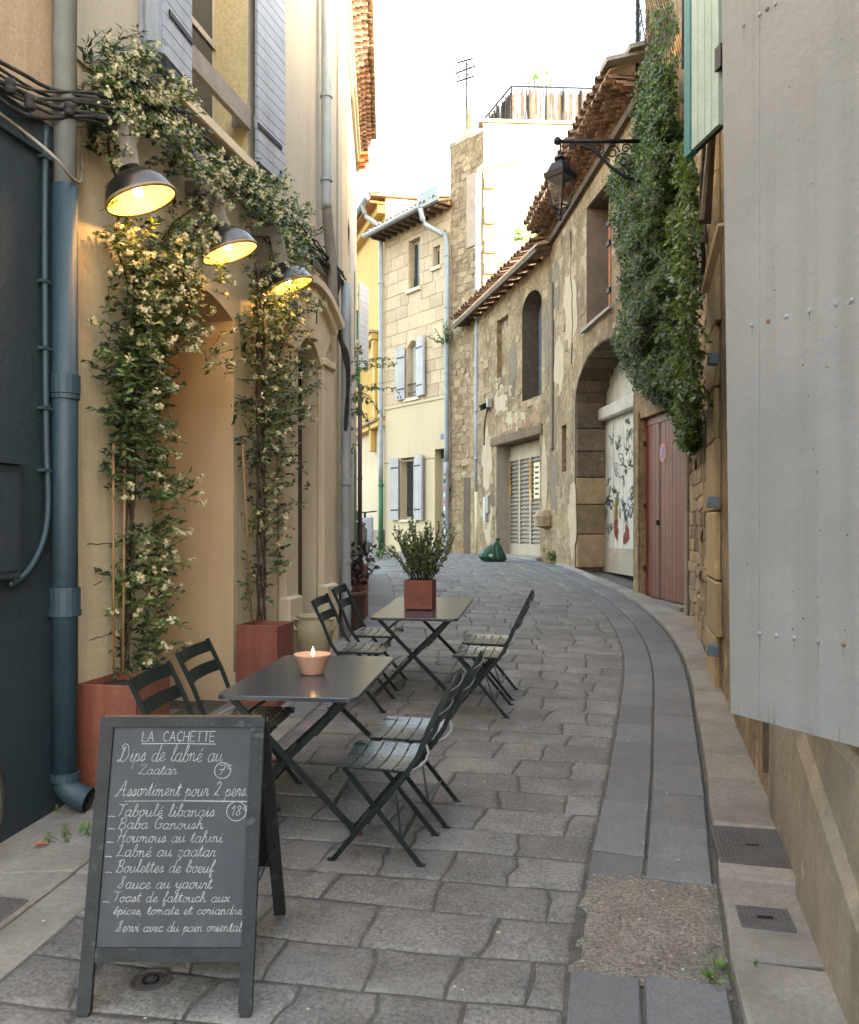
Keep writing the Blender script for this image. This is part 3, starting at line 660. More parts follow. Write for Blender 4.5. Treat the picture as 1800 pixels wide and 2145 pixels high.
# window
wf = F1.part('window_frame', mWFR, H, w0, w1, -.32, -.29, wz, 6.9)
for a0_, a1_ in ((w0+.05, (w0+w1)/2-.04), ((w0+w1)/2+.04, w1-.05)):
    ca = F1.part('casement', mWFR, H, a0_-.02, a1_+.02, -.29, -.27, wz+.06, 6.8)
    F1.part('pane', mGLASS, ca, a0_+.04, a1_-.04, -.27, -.266, wz+.14, 5.55); F1.part('pane', mGLASS, ca, a0_+.04, a1_-.04, -.27, -.266, 5.6, 6.7)
    F1.part('glazing_bar', mWFR, ca, a0_, a1_, -.268, -.25, 5.55, 5.60)
F1.part('curtain', mCURT, wf, w0+.06, (w0+w1)/2-.1, -.262, -.258, wz+.1, 6.7)
F1.part('sill', mSUR, H, w0-.06, w1+.04, -.31, .09, wz-.10, wz-.005, .012)
gd = F1.part('window_guard', mGWOOD, H, w0+.02, w1-.02, .0, .045, wz+.25, wz+.43, .008)
for a in (w0+.05, w1-.08): F1.part('guard_bracket', mGWOOD, gd, a, a+.04, -.1, .0, wz+.28, wz+.40)
def shutter(w, parent, ah, width, z0, z1, ang, nplank, mat, mate=None, d=.05, sgn=1, hinges=True, horiz=False):
    """plank shutter hinged at ah; sgn=+1 opens towards +a; ang = how far its free edge stands off the wall"""
    e = bpy.data.objects.new('shutter', None); COL.objects.link(e); bpy.data.objects.remove(e)
    lx = 1 if sgn > 0 else -1
    fr = MB()
    for z in (z0+.25*(z1-z0)*.6, z1-.25*(z1-z0)*.6): fr.box(min(0, lx*width)+.03, max(0, lx*width)-.03, -.012, .012, z-.05, z+.05)
    sh = fr.build('shutter', mat, parent); sh.location = w.L(ah, d, 0)
    side = -w.side
    sh.rotation_euler = (0, 0, ang*lx*(side))
    for i in range(nplank):
        m = MB()
        if horiz:
            h = (z1-z0)/nplank; m.box(min(0, lx*width), max(0, lx*width), side*.012, side*.034, z0+i*h+.003, z0+(i+1)*h-.003)
        else:
            l = width/nplank; x0, x1 = lx*(i*l+.002), lx*((i+1)*l-.002); m.box(min(x0, x1), max(x0, x1), min(side*.012, side*.036), max(side*.012, side*.036), z0, z1)
        m.build('plank', mat, sh)
    ed = MB(); xe = lx*width; ed.box(min(xe, xe+lx*.022), max(xe, xe+lx*.022), -.02, .02, z0, z1); ed.build('edge_batten', mate or mat, sh)
    if hinges:
        for z in (z0+.30, z1-.30):
            m = MB(); m.box(min(0, lx*width*.85), max(0, lx*width*.85), min(side*.036, side*.044), max(side*.036, side*.044), z-.018, z+.018); m.build('strap_hinge', mBLACK, sh)
    return sh
shutter(F1, H, w0-.03, .40, wz+.02, 6.95, .05, 26, mSHUT2, d=.10, sgn=-1, horiz=True); F1.part('folded_leaf', mSHUT2, H, w0-.47, w0-.445, .0, .13, wz+.02, 6.95, .004); F1.part('folded_leaf', mSHUT2, H, w0-.47, w0-.03, .02, .05, wz+.03, 6.94)
shutter(F1, H, w1+.02, .52, wz+.02, 6.95, .06, 26, mSHUT2, d=.05, sgn=1, horiz=True)
# ---------------------------------------------------------------- cables along the bistro
t = F1.root('cable_bundle', 'sagging bundle of old black cables along the bistro wall above the jasmine', 'cables')
rc = random.Random(5)
for k in range(9):
    pts = []; ph = rc.random()*6
    for i in range(34):
        a = -1.2+i*(5.25+1.2)/33; zz = 4.33-.03*(a-1)*.1+.035*math.sin(a*2.1+ph)+rc.uniform(-.02, .02)+.05*(k-3)/3
        if a < aP+.2: zz = max(3.66, 3.84+.32*(a-aP))+.025*math.sin(a*6+ph)+.018*k
        elif a < 1.1: zz = 3.92+(4.33-3.92)*(a-aP-.2)/(1.1-aP-.2)+.03*math.sin(a*5+ph)+.02*k
        dd = .08+.03*math.sin(a*3+ph*2) if a > aP+.25 else (.20 if abs(a-aP) < .16 else .10)
        pts.append(F1.L(a, dd+.02*rc.random(), zz))
    MB().tube(crom(pts, 2), rc.uniform(.007, .013), 6).build('cable', mCABLE, t, True)
for u, v in ((18, 182), (60, 216), (142, 230)):
    a, z = F1.hit(u, v, .16); MB().lathe([(.004, -.035), (.022, -.032), (.028, -.01), (.020, 0), (.028, .012), (.024, .034), (.004, .038)], 12, F1.L(a, .17, z)).build('junction_box', mCABLE, t, True)
t = F1.root('grey_wire', 'thin pale wire drooping across the grey downpipe into the bistro wall', 'cable')
pw = [F1.hit(0, 222, .13), F1.hit(70, 275, .13), F1.hit(115, 330, .19), F1.hit(150, 372, .19), F1.hit(168, 382, .1), F1.hit(172, 360, .04), F1.hit(171, 320, .03)]
MB().tube(crom([F1.L(a_, dd, z_) for (a_, z_), dd in zip(pw, (.08, .08, .19, .19, .1, .04, .03))], 6), .009, 6).build('wire', mGCAB, t, True)
t = F1.root('cable_drop', 'knot of thick black cables dropping down the corner past the door hood', 'cables')
for k in range(6):
    pts = []; ph = rc.random()*6
    for i, (u, v) in enumerate(((655, 540), (690, 556), (708, 585), (702, 620), (706, 665), (716, 710), (724, 745), (730, 790), (728, 850), (722, 930))):
        q = at(u+rc.uniform(-5, 5)*(1 if i < 7 else .4), v+rc.uniform(-6, 6), 8.62+.06*i); pts.append(q)
    o = MB().tube(crom(pts, 4), rc.uniform(.009, .018) if k < 4 else .02, 7).build('cable', mCABLE, t, True)
    o.matrix_parent_inverse = Matrix.Identity(4); o.matrix_local = (Matrix.Translation(t.location) @ t.rotation_euler.to_matrix().to_4x4()).inverted()
# slim downpipe at the end of the bistro facade
a, _ = F1.hit(684, 300, .1)
downpipe('slim_downpipe', 'pale zinc downpipe at the end of the bistro facade, dark sleeve below', F1, [(a, .1, 9.4), (a, .1, 5.6), (a, .1, 4.85)], .052, mZINC, [(a, .1, 6.0), (a, .1, 5.15)])
t = F1.root('pipe_sleeve', 'dark sooty pipe sleeve bending down from the zinc downpipe', 'drainpipe')
sp = [F1.hit(684, 425, .1), F1.hit(688, 480, .1), F1.hit(694, 540, .1), F1.hit(697, 640, .1)]
MB().tube(crom([F1.L(q[0], .1, q[1]) for q in sp], 5), .055, 12).build('pipe', M('sooty pipe', (.25, .22, .19), (.17, .15, .13), rough=.8), t, True)
# ---------------------------------------------------------------- three lamps
def lamp(u, v, label):
    k = (u-CX)/F; off = .32; p = F1.p+F1.n*off; a = (k*p.y-p.x)/(F1.d.x-k*F1.d.y); Y = p.y+a*F1.d.y; z = CH+(HZ-v)/F*Y
    c = F1.W(a, off, z); t = thing('wall_lamp', label, 'lamp', c, F1.rot, 'lit lamps along the bistro front')
    ax = Matrix.Rotation(-F1.rot, 3, 'Z') @ Vector((-.33, -.07, .94)).normalized()      # dome axis, opening tipped towards the street
    Rr = .198
    prof = [(Rr, 0), (Rr*1.005, .012), (Rr*.97, .035), (Rr*.90, .075), (Rr*.76, .115), (Rr*.55, .142), (Rr*.36, .158), (Rr*.3, .19), (.002, .195)]
    sh = MB().lathe(prof, 40, (0, 0, 0), ax).build('shade', mENAM, t, True)
    MB().lathe([(Rr*.985, .002), (Rr*.95, .033), (Rr*.88, .070), (Rr*.74, .108), (Rr*.53, .134), (.002, .148)], 40, (0, 0, 0), ax).build('shade_lining', mENIN, sh, True)
    MB().lathe([(Rr*.97, -.006), (Rr*1.03, -.006), (Rr*1.035, .01), (Rr*1.0, .016)], 40, (0, 0, 0), ax).build('rim', M('rim', (.35, .24, .12), rough=.4), sh, True)
    MB().lathe([(.002, .02), (.022, .028), (.03, .05), (.024, .08), (.014, .1)], 14, (0, 0, 0), ax).build('bulb', mBULB, t, True)
    top = ax*.19; wl = Vector((0, off, 0))
    MB().bar(top*.85, Vector((-.03, off*.35, .46)), .10, .05, (1, 0, 0)).build('wooden_arm', mGWOOD, t)
    MB().tube(crom([top+Vector((.05, 0, 0)), Vector((.06, off*.5, .33)), Vector((.05, off, .5))], 5), .006, 6).build('flex', mBLACK, t, True)
    MB().bar(Vector((-.03, off*.30, .45)), Vector((-.03, off, .47)), .09, .05, (1, 0, 0)).build('wall_plate', mGWOOD, t)
    L = bpy.data.lights.new('lamp_light', 'POINT'); L.energy = .75; L.color = (1, .56, .17); L.shadow_soft_size = .03
    lo = bpy.data.objects.new('lamp_light', L); COL.objects.link(lo); lo.parent = t; lo.location = ax*.012
    return t
lamp(296, 420, 'lit lamp with dark metal shade above the deep arched entrance, next to the corner downpipe')
lamp(482, 530, 'lit lamp with dark metal shade, the middle one of three along the bistro')
lamp(607, 600, 'lit lamp with dark metal shade half hidden by jasmine over the stone door hood')
# ---------------------------------------------------------------- pale house beyond the bistro
H = F2.root('pale_house', 'pale plastered house with tiled genoise eave, next to the bistro door', 'house')
aEnd = 5.9
facade(F2, 'wall', mPALE, H, rect(-.05, aEnd, -.3, 8.25))
F2.part('end_wall', mPALE, H, aEnd-.01, aEnd, -6, -.005, -.3, 8.25)
F2.part('cornice_band', mSUR, H, -.05, aEnd, 0, .05, 8.02, 8.1); F2.part('cornice_band', mSUR, H, -.05, aEnd, 0, .09, 8.12, 8.2)
for i, (dd, zz) in enumerate(((.13, 8.26), (.20, 8.37), (.27, 8.48), (.34, 8.60))): tiles(F2, H, -.05, aEnd, dd, zz, zz, mTILE if i < 3 else mTILEL, .36, 0, .155)
for i in range(3): F2.part('tile_bed', mTILEL, H, -.05, aEnd, -.3, .10+.07*i, 8.35+.112*i, 8.365+.112*i)
rf = MB(); rf.hexa([F2.L(-.05, .36, 8.61), F2.L(aEnd, .36, 8.61), F2.L(aEnd, -4, 10.0), F2.L(-.05, -4, 10.0), F2.L(-.05, .36, 8.64), F2.L(aEnd, .36, 8.64), F2.L(aEnd, -4, 10.03), F2.L(-.05, -4, 10.03)]); rf.build('roof', mTILEL, H)
# bistro roof eave (out of frame) keeps the sky off the wall
rb = MB(); rb.hexa([F1.L(-2.6, .2, 9.6), F1.L(aE, .2, 9.6), F1.L(aE, -5, 11.3), F1.L(-2.6, -5, 11.3), F1.L(-2.6, .2, 9.66), F1.L(aE, .2, 9.66), F1.L(aE, -5, 11.36), F1.L(-2.6, -5, 11.36)])
tag(rb.build('roof', mTILE, bpy.data.objects['bistro_house']))
F2.part('vertical_moulding', mSUR, H, .95, 1.1, 0, .06, 4.0, 8.0); 
tiles(F2, H, aEnd-.5, aEnd-.05, .16, 8.02, 8.02, mORANGEB, .36, 0, .155, name='orange_tile'); tiles(F2, H, aEnd-.5, aEnd-.05, .22, 8.14, 8.14, mORANGEB, .36, 0, .155, name='orange_tile')
s_ = shutter(F2, H, aEnd-.35, .45, 4.45, 5.95, .35, 14, M('white louvre shutter', (.62, .62, .62), (.52, .52, .53), rough=.6), d=.03, sgn=1, horiz=True, hinges=False)
F2.part('window', mGLASS, H, aEnd-1.1, aEnd-.4, .0, .01, 4.5, 5.9); F2.part('window', mGLASS, H, 2.0, 2.8, .0, .01, 4.5, 5.9)
F2.part('window', mGLASS, H, 2.4, 3.1, .0, .012, 1.5, 2.9); F2.part('house_door', mGPIPE, H, 4.8, 5.6, .0, .015, F2.gz(5)-.05, F2.gz(5)+2.2)
downpipe('grey_downpipe', 'grey downpipe at the joint between the stone door surround and the pale house', F2, [(.02, .09, 4.3), (.02, .09, 2), (.02, .09, F2.gz(0))], .055, mZINC, [(.02, .09, 2.1), (.02, .09, 1.25), (.02, .09, .95)])
downpipe('red_drainpipe', 'dull red pole at the far corner of the pale house', F2, [(aEnd, .06, 4.2), (aEnd, .06, F2.gz(aEnd))], .04, mPOLE, [(aEnd, .06, 2.5)])
# ================================================================ FAR END
# ---------------------------------------------------------------- cream stone house
H = FC.root('cream_stone_house', 'narrow house, dressed stone above and cream plaster below, at the bend', 'house')
WC = 3.22; zst = 5.25
def hr(w, u0, u1, v0, v1):
    ua = w.hit(u0, v0)[0], w.hit(u1, v1)[0]; um = (u0+u1)/2; return min(ua), max(ua), w.hit(um, v1)[1], w.hit(um, v0)[1]
win_t = hr(FC, 857, 880, 500, 604); win_s = hr(FC, 908, 922, 515, 558); win_a = hr(FC, 853, 876, 716, 832); win_g = hr(FC, 840, 872, 958, 1088); dor = hr(FC, 911, 934, 940, 1160)
zg = FC.gz(0)
holes = [(rect(*win_t), .2), (rect(*win_s), .15), (segarch(win_a[0], win_a[1], win_a[2], win_a[3]-.12, .16), .22), (rect(*win_g), .22), (rect(dor[0], dor[1], zg-.02, dor[3]), .25)]
facade(FC, 'plaster_wall', mCREAM, H, rect(0, WC, zg-.5, zst), holes[3:])
facade(FC, 'stone_backing', mMORT, H, rect(0, WC, zst, 10.35), holes[:3])
FC.part('plaster_lip', mCREAM, H, 0, WC, 0, .03, zst-.08, zst); FC.part('crack_line', mSTON, H, .6, WC, 0, .012, 3.55, 3.575)
FC.part('side_wall', mMORT, H, WC-.01, WC, -6, -.01, 4, 10.35)
def ashlar(w, parent, a0, a1, z0, z1, rh, ln, hs, mat, th=.016, gap=.013):
    z = z0; r = 0
    while z < z1-.05:
        h = min(rh*random.uniform(.9, 1.1), z1-z); a = a0-(ln*.5 if r % 2 else 0)
        while a < a1:
            l = ln*random.uniform(.75, 1.25); segs = [(max(a, a0)+gap/2, min(a+l, a1)-gap/2)]
            for q in hs:
                if z < q[3]+.03 and z+h > q[2]-.03:
                    ns = []
                    for s0, s1 in segs:
                        if s1 <= q[0]-.02 or s0 >= q[1]+.02: ns.append((s0, s1))
                        else:
                            if s0 < q[0]-.02: ns.append((s0, q[0]-.02))
                            if s1 > q[1]+.02: ns.append((q[1]+.02, s1))
                    segs = ns
            for s0, s1 in segs:
                if s1-s0 > .06: w.part('stone_block', mat, parent, s0, s1, -.01, th*random.uniform(.7, 1.3), z+gap/2, z+h-gap/2, .006)
            a += l
        z += h; r += 1
ashlar(FC, H, 0, WC, zst+.02, 10.2, .37, .62, [win_t, win_s, win_a], mASH)
for q, dep in ((win_t, .2), (win_s, .15), (win_a, .22), (win_g, .22)):
    f = FC.part('window', mWFR, H, q[0], q[1], -dep, -dep+.03, q[2], q[3]); mid = (q[0]+q[1])/2
    if q[1]-q[0] > .3:
        FC.part('pane', mGLASS if q is not win_a else mCURT, f, q[0]+.05, mid-.03, -dep+.03, -dep+.036, q[2]+.08, q[3]-.1); FC.part('pane', mGLASS if q is not win_a else mCURT, f, mid+.03, q[1]-.05, -dep+.03, -dep+.036, q[2]+.08, q[3]-.1)
    else: FC.part('pane', mCURT, f, q[0]+.03, q[1]-.03, -dep+.03, -dep+.036, q[2]+.03, q[3]-.03)
FC.part('sill', mSUR, H, win_t[0]-.08, win_t[1]+.08, 0, .08, win_t[2]-.1, win_t[2]-.01); FC.part('sill', mSUR, H, win_s[0]-.08, win_s[1]+.08, 0, .07, win_s[2]-.1, win_s[2]-.01)
FC.part('sill', mSUR, H, win_a[0]-.1, win_a[1]+.1, 0, .06, win_a[2]-.1, win_a[2]-.01); FC.part('sill', mSUR, H, win_g[0]-.06, win_g[1]+.06, 0, .05, win_g[2]-.08, win_g[2]-.01)
FC.part('blocked_window', mCREAM, H, dor[0]+.1, dor[0]+.55, 0, .03, 7.0-.4, 7.25-.0)
for z in (win_a[2]+.12, win_a[2]+.36): FC.part('guard_rail', mWOOD, H, win_a[0], win_a[1], -.05, -.02, z, z+.05)
for k in range(3): MB().tube([FC.L(win_t[0]+.05+k*.14, -.04, win_t[2]), FC.L(win_t[0]+.05+k*.14, -.04, win_t[2]+.3)], .012, 5).build('guard_bar', mBLACK, H)
sw = .40
shutter(FC, H, win_a[0]-.02, sw, win_a[2]-.02, win_a[3]+.05, .12, 4, mSHUT, d=.05, sgn=-1); shutter(FC, H, win_a[1]+.02, sw, win_a[2]-.02, win_a[3]-.1, .12, 4, mSHUT, d=.05, sgn=1)
shutter(FC, H, win_g[0]-.02, sw, win_g[2]-.02, win_g[3]+.02, .1, 4, mSHUT, d=.05, sgn=-1); shutter(FC, H, win_g[1]+.02, sw, win_g[2]-.02, win_g[3]+.02, .1, 4, mSHUT, d=.05, sgn=1)
dd_ = FC.part('door', M('pale grey door', (.42, .38, .31), rough=.6), H, dor[0], dor[1], -.25, -.21, zg, dor[3]-.3)
FC.part('door_handle', mBLACK, dd_, dor[1]-.14, dor[1]-.1, -.21, -.17, zg+1.0, zg+1.1); FC.part('transom', mWFR, H, dor[0], dor[1], -.24, -.19, dor[3]-.32, dor[3]-.26); FC.part('fanlight', mGLASS, H, dor[0], dor[1], -.24, -.22, dor[3]-.26, dor[3])
FC.part('door_step', mSIDE, H, dor[0]-.1, dor[1]+.1, -.25, .25, zg-.1, zg+.12)
FC.part('house_number', mSIGNB, H, dor[0]+.1, dor[0]+.22, 0, .012, dor[3]+.25, dor[3]+.40)
# eaves of the cream house
zE = 10.36
tiles(FC, H, -.05, WC+.15, .55, zE+.10, zE+.10, mTILEL, .5, .25, .2)
for i in range(11): a = .1+i*(WC-.1)/10; FC.part('rafter', mWOOD, H, a-.04, a+.04, -.1, .46, zE-.10, zE-.02)
FC.part('soffit', mWOOD, H, -.05, WC+.15, -.3, .5, zE-.02, zE+.0)
rf = MB(); rf.hexa([FC.L(-.05, .50, zE+.0), FC.L(WC+.15, .50, zE+.0), FC.L(WC+.15, -5, zE+1.75), FC.L(-.05, -5, zE+1.75), FC.L(-.05, .50, zE+.06), FC.L(WC+.15, .50, zE+.06), FC.L(WC+.15, -5, zE+1.81), FC.L(-.05, -5, zE+1.81)]); rf.build('roof', mTILEL, H)
m = MB()
for i in range(16):
    a = (i+.5)*WC/16
    m.tube([FC.L(a, .4, zE+.1), FC.L(a, -5, zE+1.84)], .075, 6)
tag(m.build('roof_tile_ridges', mTILEL, H), kind='stuff')
MB().tube([FC.L(-.05+.7, .62, zE+.02), FC.L(WC+.2, .62, zE-.0)], .07, 10).build('rain_gutter', mZINC, H, True)
FC.part('metal_flashing', mZINC, H, -.1, .8, .48, .54, zE+.02, zE+.42)
b_ = [(.55, .62, zE-.05), (.50, .5, zE-.45), (.2, .18, zE-.75), (.06, .1, zE-1.05), (.06, .1, 6)]
downpipe('house_downpipe', 'zinc downpipe kinking from the gutter of the cream stone house', FC, b_+[(.06, .1, 3.4)], .07, mZINC, [(.06, .1, z) for z in (9, 7.6, 5.8)])
downpipe('sticker_downpipe', 'lower dark downpipe plastered with stickers beside the cream house door', FC, [(.06, .1, 3.4), (.06, .1, 2), (.06, .1, zg+.2), (.22, .2, zg+.06), (.4, .25, zg+.05)], .075, mZINC, [(.06, .1, 3.1)])
SP_ = bpy.data.objects['sticker_downpipe']
for k in range(9): FC.part('sticker', random.choice((mSIGNW, mINK, mSIGNW, mSIGNR)), SP_, .03+random.uniform(-.02, .02), .09, .17, .182, 1.5+.19*k, 1.58+.19*k+random.uniform(0, .04))
t = FC.root('door_ornament', 'pair of black hanging ornaments beside the cream house door', 'ornament')
for z, r in ((zg+1.72, .10), (zg+1.44, .09)): MB().lathe([(.005, -r*1.3), (r, -r*.3), (r*.8, r*.5), (.02, r*1.3)], 10, FC.L(dor[1]-.62, .06, z)).build('disc', mBLACK, t, True)
MB().tube([FC.L(dor[1]-.62, .06, zg+1.4), FC.L(dor[1]-.62, .06, zg+2.05)], .01, 5).build('cord', mBLACK, t)
# ---------------------------------------------------------------- yellow house
H = FY.root('yellow_house', 'deep yellow house with moulded window surround, left of the cream stone house', 'house')
zy = 4.75; zTop = 11.6
facade(FY, 'yellow_wall', mYEL, H, rect(0, 7, zy, zTop)); facade(FY, 'beige_wall', mBEIGE, H, rect(0, 7, 0, zy)); FY.part('grey_base', M('grey base', (.26, .21, .16), rough=.9), H, .0, 7, 0, .03, 0, FY.gz(0)+.62)
FY.part('cornice', mYEL, H, 0, 7, 0, .22, zy-.05, zy+.10); FY.part('cornice', M('old cornice', (.3, .2, .1), rough=.9), H, 0, 7, 0, .30, zy+.10, zy+.18)
a0_, z0_ = FY.hit(793, 690); 
FY.part('window_hood', mTILEL, H, a0_, a0_+2.2, 0, .30, z0_-.1, z0_, .02); FY.part('window_hood', mYEL, H, a0_+.05, a0_+2.2, 0, .22, z0_-.3, z0_-.1, .02); FY.part('hood_bracket', mYEL, H, a0_+.1, a0_+.3, 0, .16, z0_-.9, z0_-.3, .02)
FY.part('surround', mYEL, H, a0_+.15, a0_+.4, 0, .09, zy+.3, z0_-.3, .01); FY.part('recess_panel', M('ochre panel', (.56, .32, .07), rough=.85), H, a0_+.42, a0_+2.2, 0, .02, zy+.4, z0_-.7); FY.part('recess_frame', mYEL, H, a0_+.42, a0_+2.2, .0, .06, z0_-.75, z0_-.62)
FY.part('corbel', mYEL, H, a0_+.25, a0_+.42, 0, .2, zy-.75, zy-.05, .03)
FY.part('vent', mDARK, H, .55, .75, 0, .01, 8.3, 8.75)
FY.part('green_shutter', mGPIPE, H, 3.3, 3.5, .0, .35, 6.4, 9.0)
FY.part('eave_board', M('eave boards', (.45, .2, .07), rough=.8), H, -.1, 7, 0, .5, zTop-.25, zTop-.18); FY.part('eave_board', mYEL, H, -.05, 7, 0, .25, zTop-.5, zTop-.25)
MB().tube([FY.L(-.1, .58, zTop-.1), FY.L(7, .58, zTop-.1)], .09, 10).build('rain_gutter', mZINC, H, True)
tiles(FY, H, -.1, 7, .5, zTop+.05, zTop+.05, mTILEL, .5, .25, .22)
rf = MB(); rf.hexa([FY.L(-.15, .5, zTop-.05), FY.L(7, .5, zTop-.05), FY.L(7, -5, zTop+.35), FY.L(-.15, -5, zTop+.35), FY.L(-.15, .5, zTop), FY.L(7, .5, zTop), FY.L(7, -5, zTop+.4), FY.L(-.15, -5, zTop+.4)]); rf.build('roof', mTILEL, H)
FY.part('side_wall', mBEIGE, H, -.01, 0, -6, -.01, 4, zTop)
downpipe('yellow_house_downpipe', 'pale downpipe with swan neck between the yellow and cream stone houses', FY, [(.4, .58, zTop-.15), (.35, .5, zTop-.5), (.1, .2, zTop-.85), (.05, .12, zTop-1.2), (.05, .12, 6), (.05, .12, 3)], .075, mZINC, [(.05, .12, 9), (.05, .12, 6)])
downpipe('green_drainpipe', 'green painted foot of the drainpipe at the yellow house corner', FY, [(.05, .12, 3), (.05, .12, FY.gz(0))], .08, mGPIPE, [(.05, .12, 2.9)])
for k in range(3): MB().tube([FY.L(2.1+.01*k, .05, 2.6-.1*k), FY.L(2.2, .05, 1.2)], .012, 5)
# ---------------------------------------------------------------- rubble tower with white gable
H = FT.root('rubble_tower_house', 'tall rubble stone house with a sunlit white gable and roof terrace', 'house')
wt = 1.34; zT = 12.10
facade(FT, 'rubble_wall', mRUB, H, rect(-.02, wt+.03, .3, zT-.2))
tdr = hr(FT, 972, 992, 1000, 1160)
rubble(FT, H, .0, wt, 1.2, zT-.4, [(tdr[0]-.02, tdr[1]+.02, 0, tdr[3])], mSTON, .17, .28, .6, .020)
FT.part('doorway', M('doorway shade', (.15, .11, .07), (.1, .075, .05), rough=.9), H, tdr[0], tdr[1], -.0, .015, FT.gz(.5), tdr[3]); FT.part('blind_window', M('pinkish render', (.5, .38, .29), rough=.9), H, .28, .62, 0, .05, 9.0, 10.9, .01)  # doorway is a flat panel, shade of the opening put into its brown
FG = Wall(1.385, 21.63, 87, 1)      # gable runs off to the right behind the barn roof
hg = facade(FG, 'gable_wall', mWHITEW, H, rect(0, 5.5, 4, zT)); gm = (Matrix.Translation((FT.p.x, FT.p.y, 0)) @ Matrix.Rotation(FT.rot, 4, 'Z')).inverted() @ Matrix.Translation((FG.p.x, FG.p.y, 0)) @ Matrix.Rotation(FG.rot, 4, 'Z'); hg.matrix_local = gm
def gpart(name, mat, *a, c=0):
    o = FG.part(name, mat, H, *a, c); o.matrix_local = gm; return o
for v0, v1 in ((372, 396), (432, 470), (503, 531), (552, 575)):
    z0_ = FG.hit(1025, v1)[1]; z1_ = FG.hit(1025, v0)[1]; gpart('quoin', mCREAM, .03, .36, 0, .10, z0_, z1_, c=.02)
gpart('quoin_strip', mRUB, .0, .55, 0, .02, 6.5, zT-2.6); gpart('coping', mWHITEW, -.1, 5.5, -.3, .06, zT, zT+.08)
gpart('stained_band', mMORT, .0, 5.5, 0, .012, zT-.1, zT-.02)
ch = FT.part('chimney', mMORT, H, .9, 1.25, -.6, -.2, zT-.6, zT+.25, .03); FT.part('chimney_pot', mTILEL, ch, 1.0, 1.14, -.47, -.33, zT+.25, zT+.9, .02)
FT.part('wall_cap', mWHITEW, H, .55, 1.4, -.9, .02, zT-.2, zT-.05, .02)
# terrace fence with reed screen
t = FG.root('terrace_fence', 'roof terrace railing with ragged reed screen above the white gable', 'fence')
cA, cB, cC = FG.L(.78, -.25, zT+.08), FG.L(5.4, -.25, zT+.08), FG.L(.25, -2.1, zT+.08)
fh = 1.02
for k, (p0_, p1_, n) in enumerate(((cA, cB, 10), (cA, cC, 4))):
    MB().bar(p0_+Vector((0, 0, fh)), p1_+Vector((0, 0, fh)), .04, .03).build('rail', mBLACK, t); MB().bar(p0_+Vector((0, 0, .05)), p1_+Vector((0, 0, .05)), .04, .03).build('rail', mBLACK, t)
    for i in range(n+1): q = p0_.lerp(p1_, i/n); MB().bar(q, q+Vector((0, 0, fh)), .03, .03).build('post', mBLACK, t)
    m = MB(); L_ = (p1_-p0_).length
    for i in range(int(L_/.022)):
        if random.random() < .2: continue
        q = p0_.lerp(p1_, (i+random.random())/(L_/.022)); m.tube([q+Vector((0, .03, random.uniform(.02, .1))), q+Vector((random.uniform(-.03, .03), .03, random.uniform(.8, .98)))], .018, 4)
    tag(m.build('reed_screen', mREED, t), kind='stuff')
t = FT.root('tv_antenna', 'spindly television antenna mast on the rubble tower', 'antenna')
b0 = FT.L(1.15, -.4, zT-.1); mt = 2.3
MB().tube([b0, b0+Vector((0, 0, mt))], .03, 6).build('mast', mBLACK, t)
for z, l in ((mt, .5), (mt-.25, .7), (mt-.5, .6)):
    bm_ = MB().tube([b0+Vector((-l*.5, 0, z)), b0+Vector((l*.5, .1, z+.08))], .022, 5).build('boom', mBLACK, t)
    m = MB()
    for i in range(5): q = b0+Vector((-l*.5+l*i/4, .02*i, z+.02*i)); m.tube([q-Vector((0, .12, .1)), q+Vector((0, .12, .1))], .014, 4)
    m.build('elements', mBLACK, bm_)
# pipe that climbs the tower and crosses the gable
a, _ = FB.hit(1003, 700, .15)
pp = [at(1003, 1160, 21.55), at(1000, 900, 21.55), at(1001, 600, 21.45), at(1002, 365, 21.4), at(1012, 350, 21.35), at(1060, 338, 21.3), at(1170, 307, 21.2)]
t = thing('tower_drainpipe', 'long drainpipe up the rubble tower, turning along the white gable', 'drainpipe')
MB().tube([pp[3], pp[2], pp[1], at(1001, 1030, 21.55)], .075, 10).build('pipe', mZINC, t, True); MB().tube([at(1001, 1030, 21.5), pp[0]], .085, 10).build('cream_foot', mYPIPE, t, True)
MB().tube(crom(pp[3:], 4), .07, 10).build('branch', mYPIPE, t, True)
for v in (520, 700, 860, 960): MB().lathe([(.07, -.03), (.1, -.03), (.1, .03), (.07, .03)], 10, at(1001, v, 21.5)).build('bracket', mZINC, t)
# ================================================================ RIGHT SIDE
# ---------------------------------------------------------------- low stone barn
H = FB.root('stone_barn', 'low weathered stone barn with arched upper window and cream louvred garage door', 'house')
lb = 5.15
bw = hr(FB, 1094, 1135, 612, 834); bs = hr(FB, 1041, 1065, 665, 787); bg = hr(FB, 1040, 1131, 920, 1174)
zgB = FB.gz(1.5)
hs = [(arched(bw[0], bw[1], bw[2], bw[3]-.35, .38), .4, 'window_reveal', mDSTON), (rect(*bs), .12, 'blind_window_reveal', mRUB), (rect(bg[0], bg[1], zgB-.2, bg[3]), .42, 'door_reveal', M('grey jamb render', (.42, .36, .28), (.34, .29, .22), rough=.9, nscale=3, bump=.4))]
zl, zr = 7.02, 7.30
facade(FB, 'wall', mRUB, H, [(-.5, -.2), (lb, -.2), (lb, zl), (-.5, zr+.03)], hs); FB.part('light_block', mDARK, H, -.4, lb, -.75, -.5, -.2, 6.9)  # dark slab added behind the front to stop light leaking through
hrects = [bw, bs, (bg[0], bg[1], 0, bg[3]+.25)]
rubble(FB, H, .15, lb, 1.4, 6.8, hrects, mSTON, .20, .30, .20, .020)
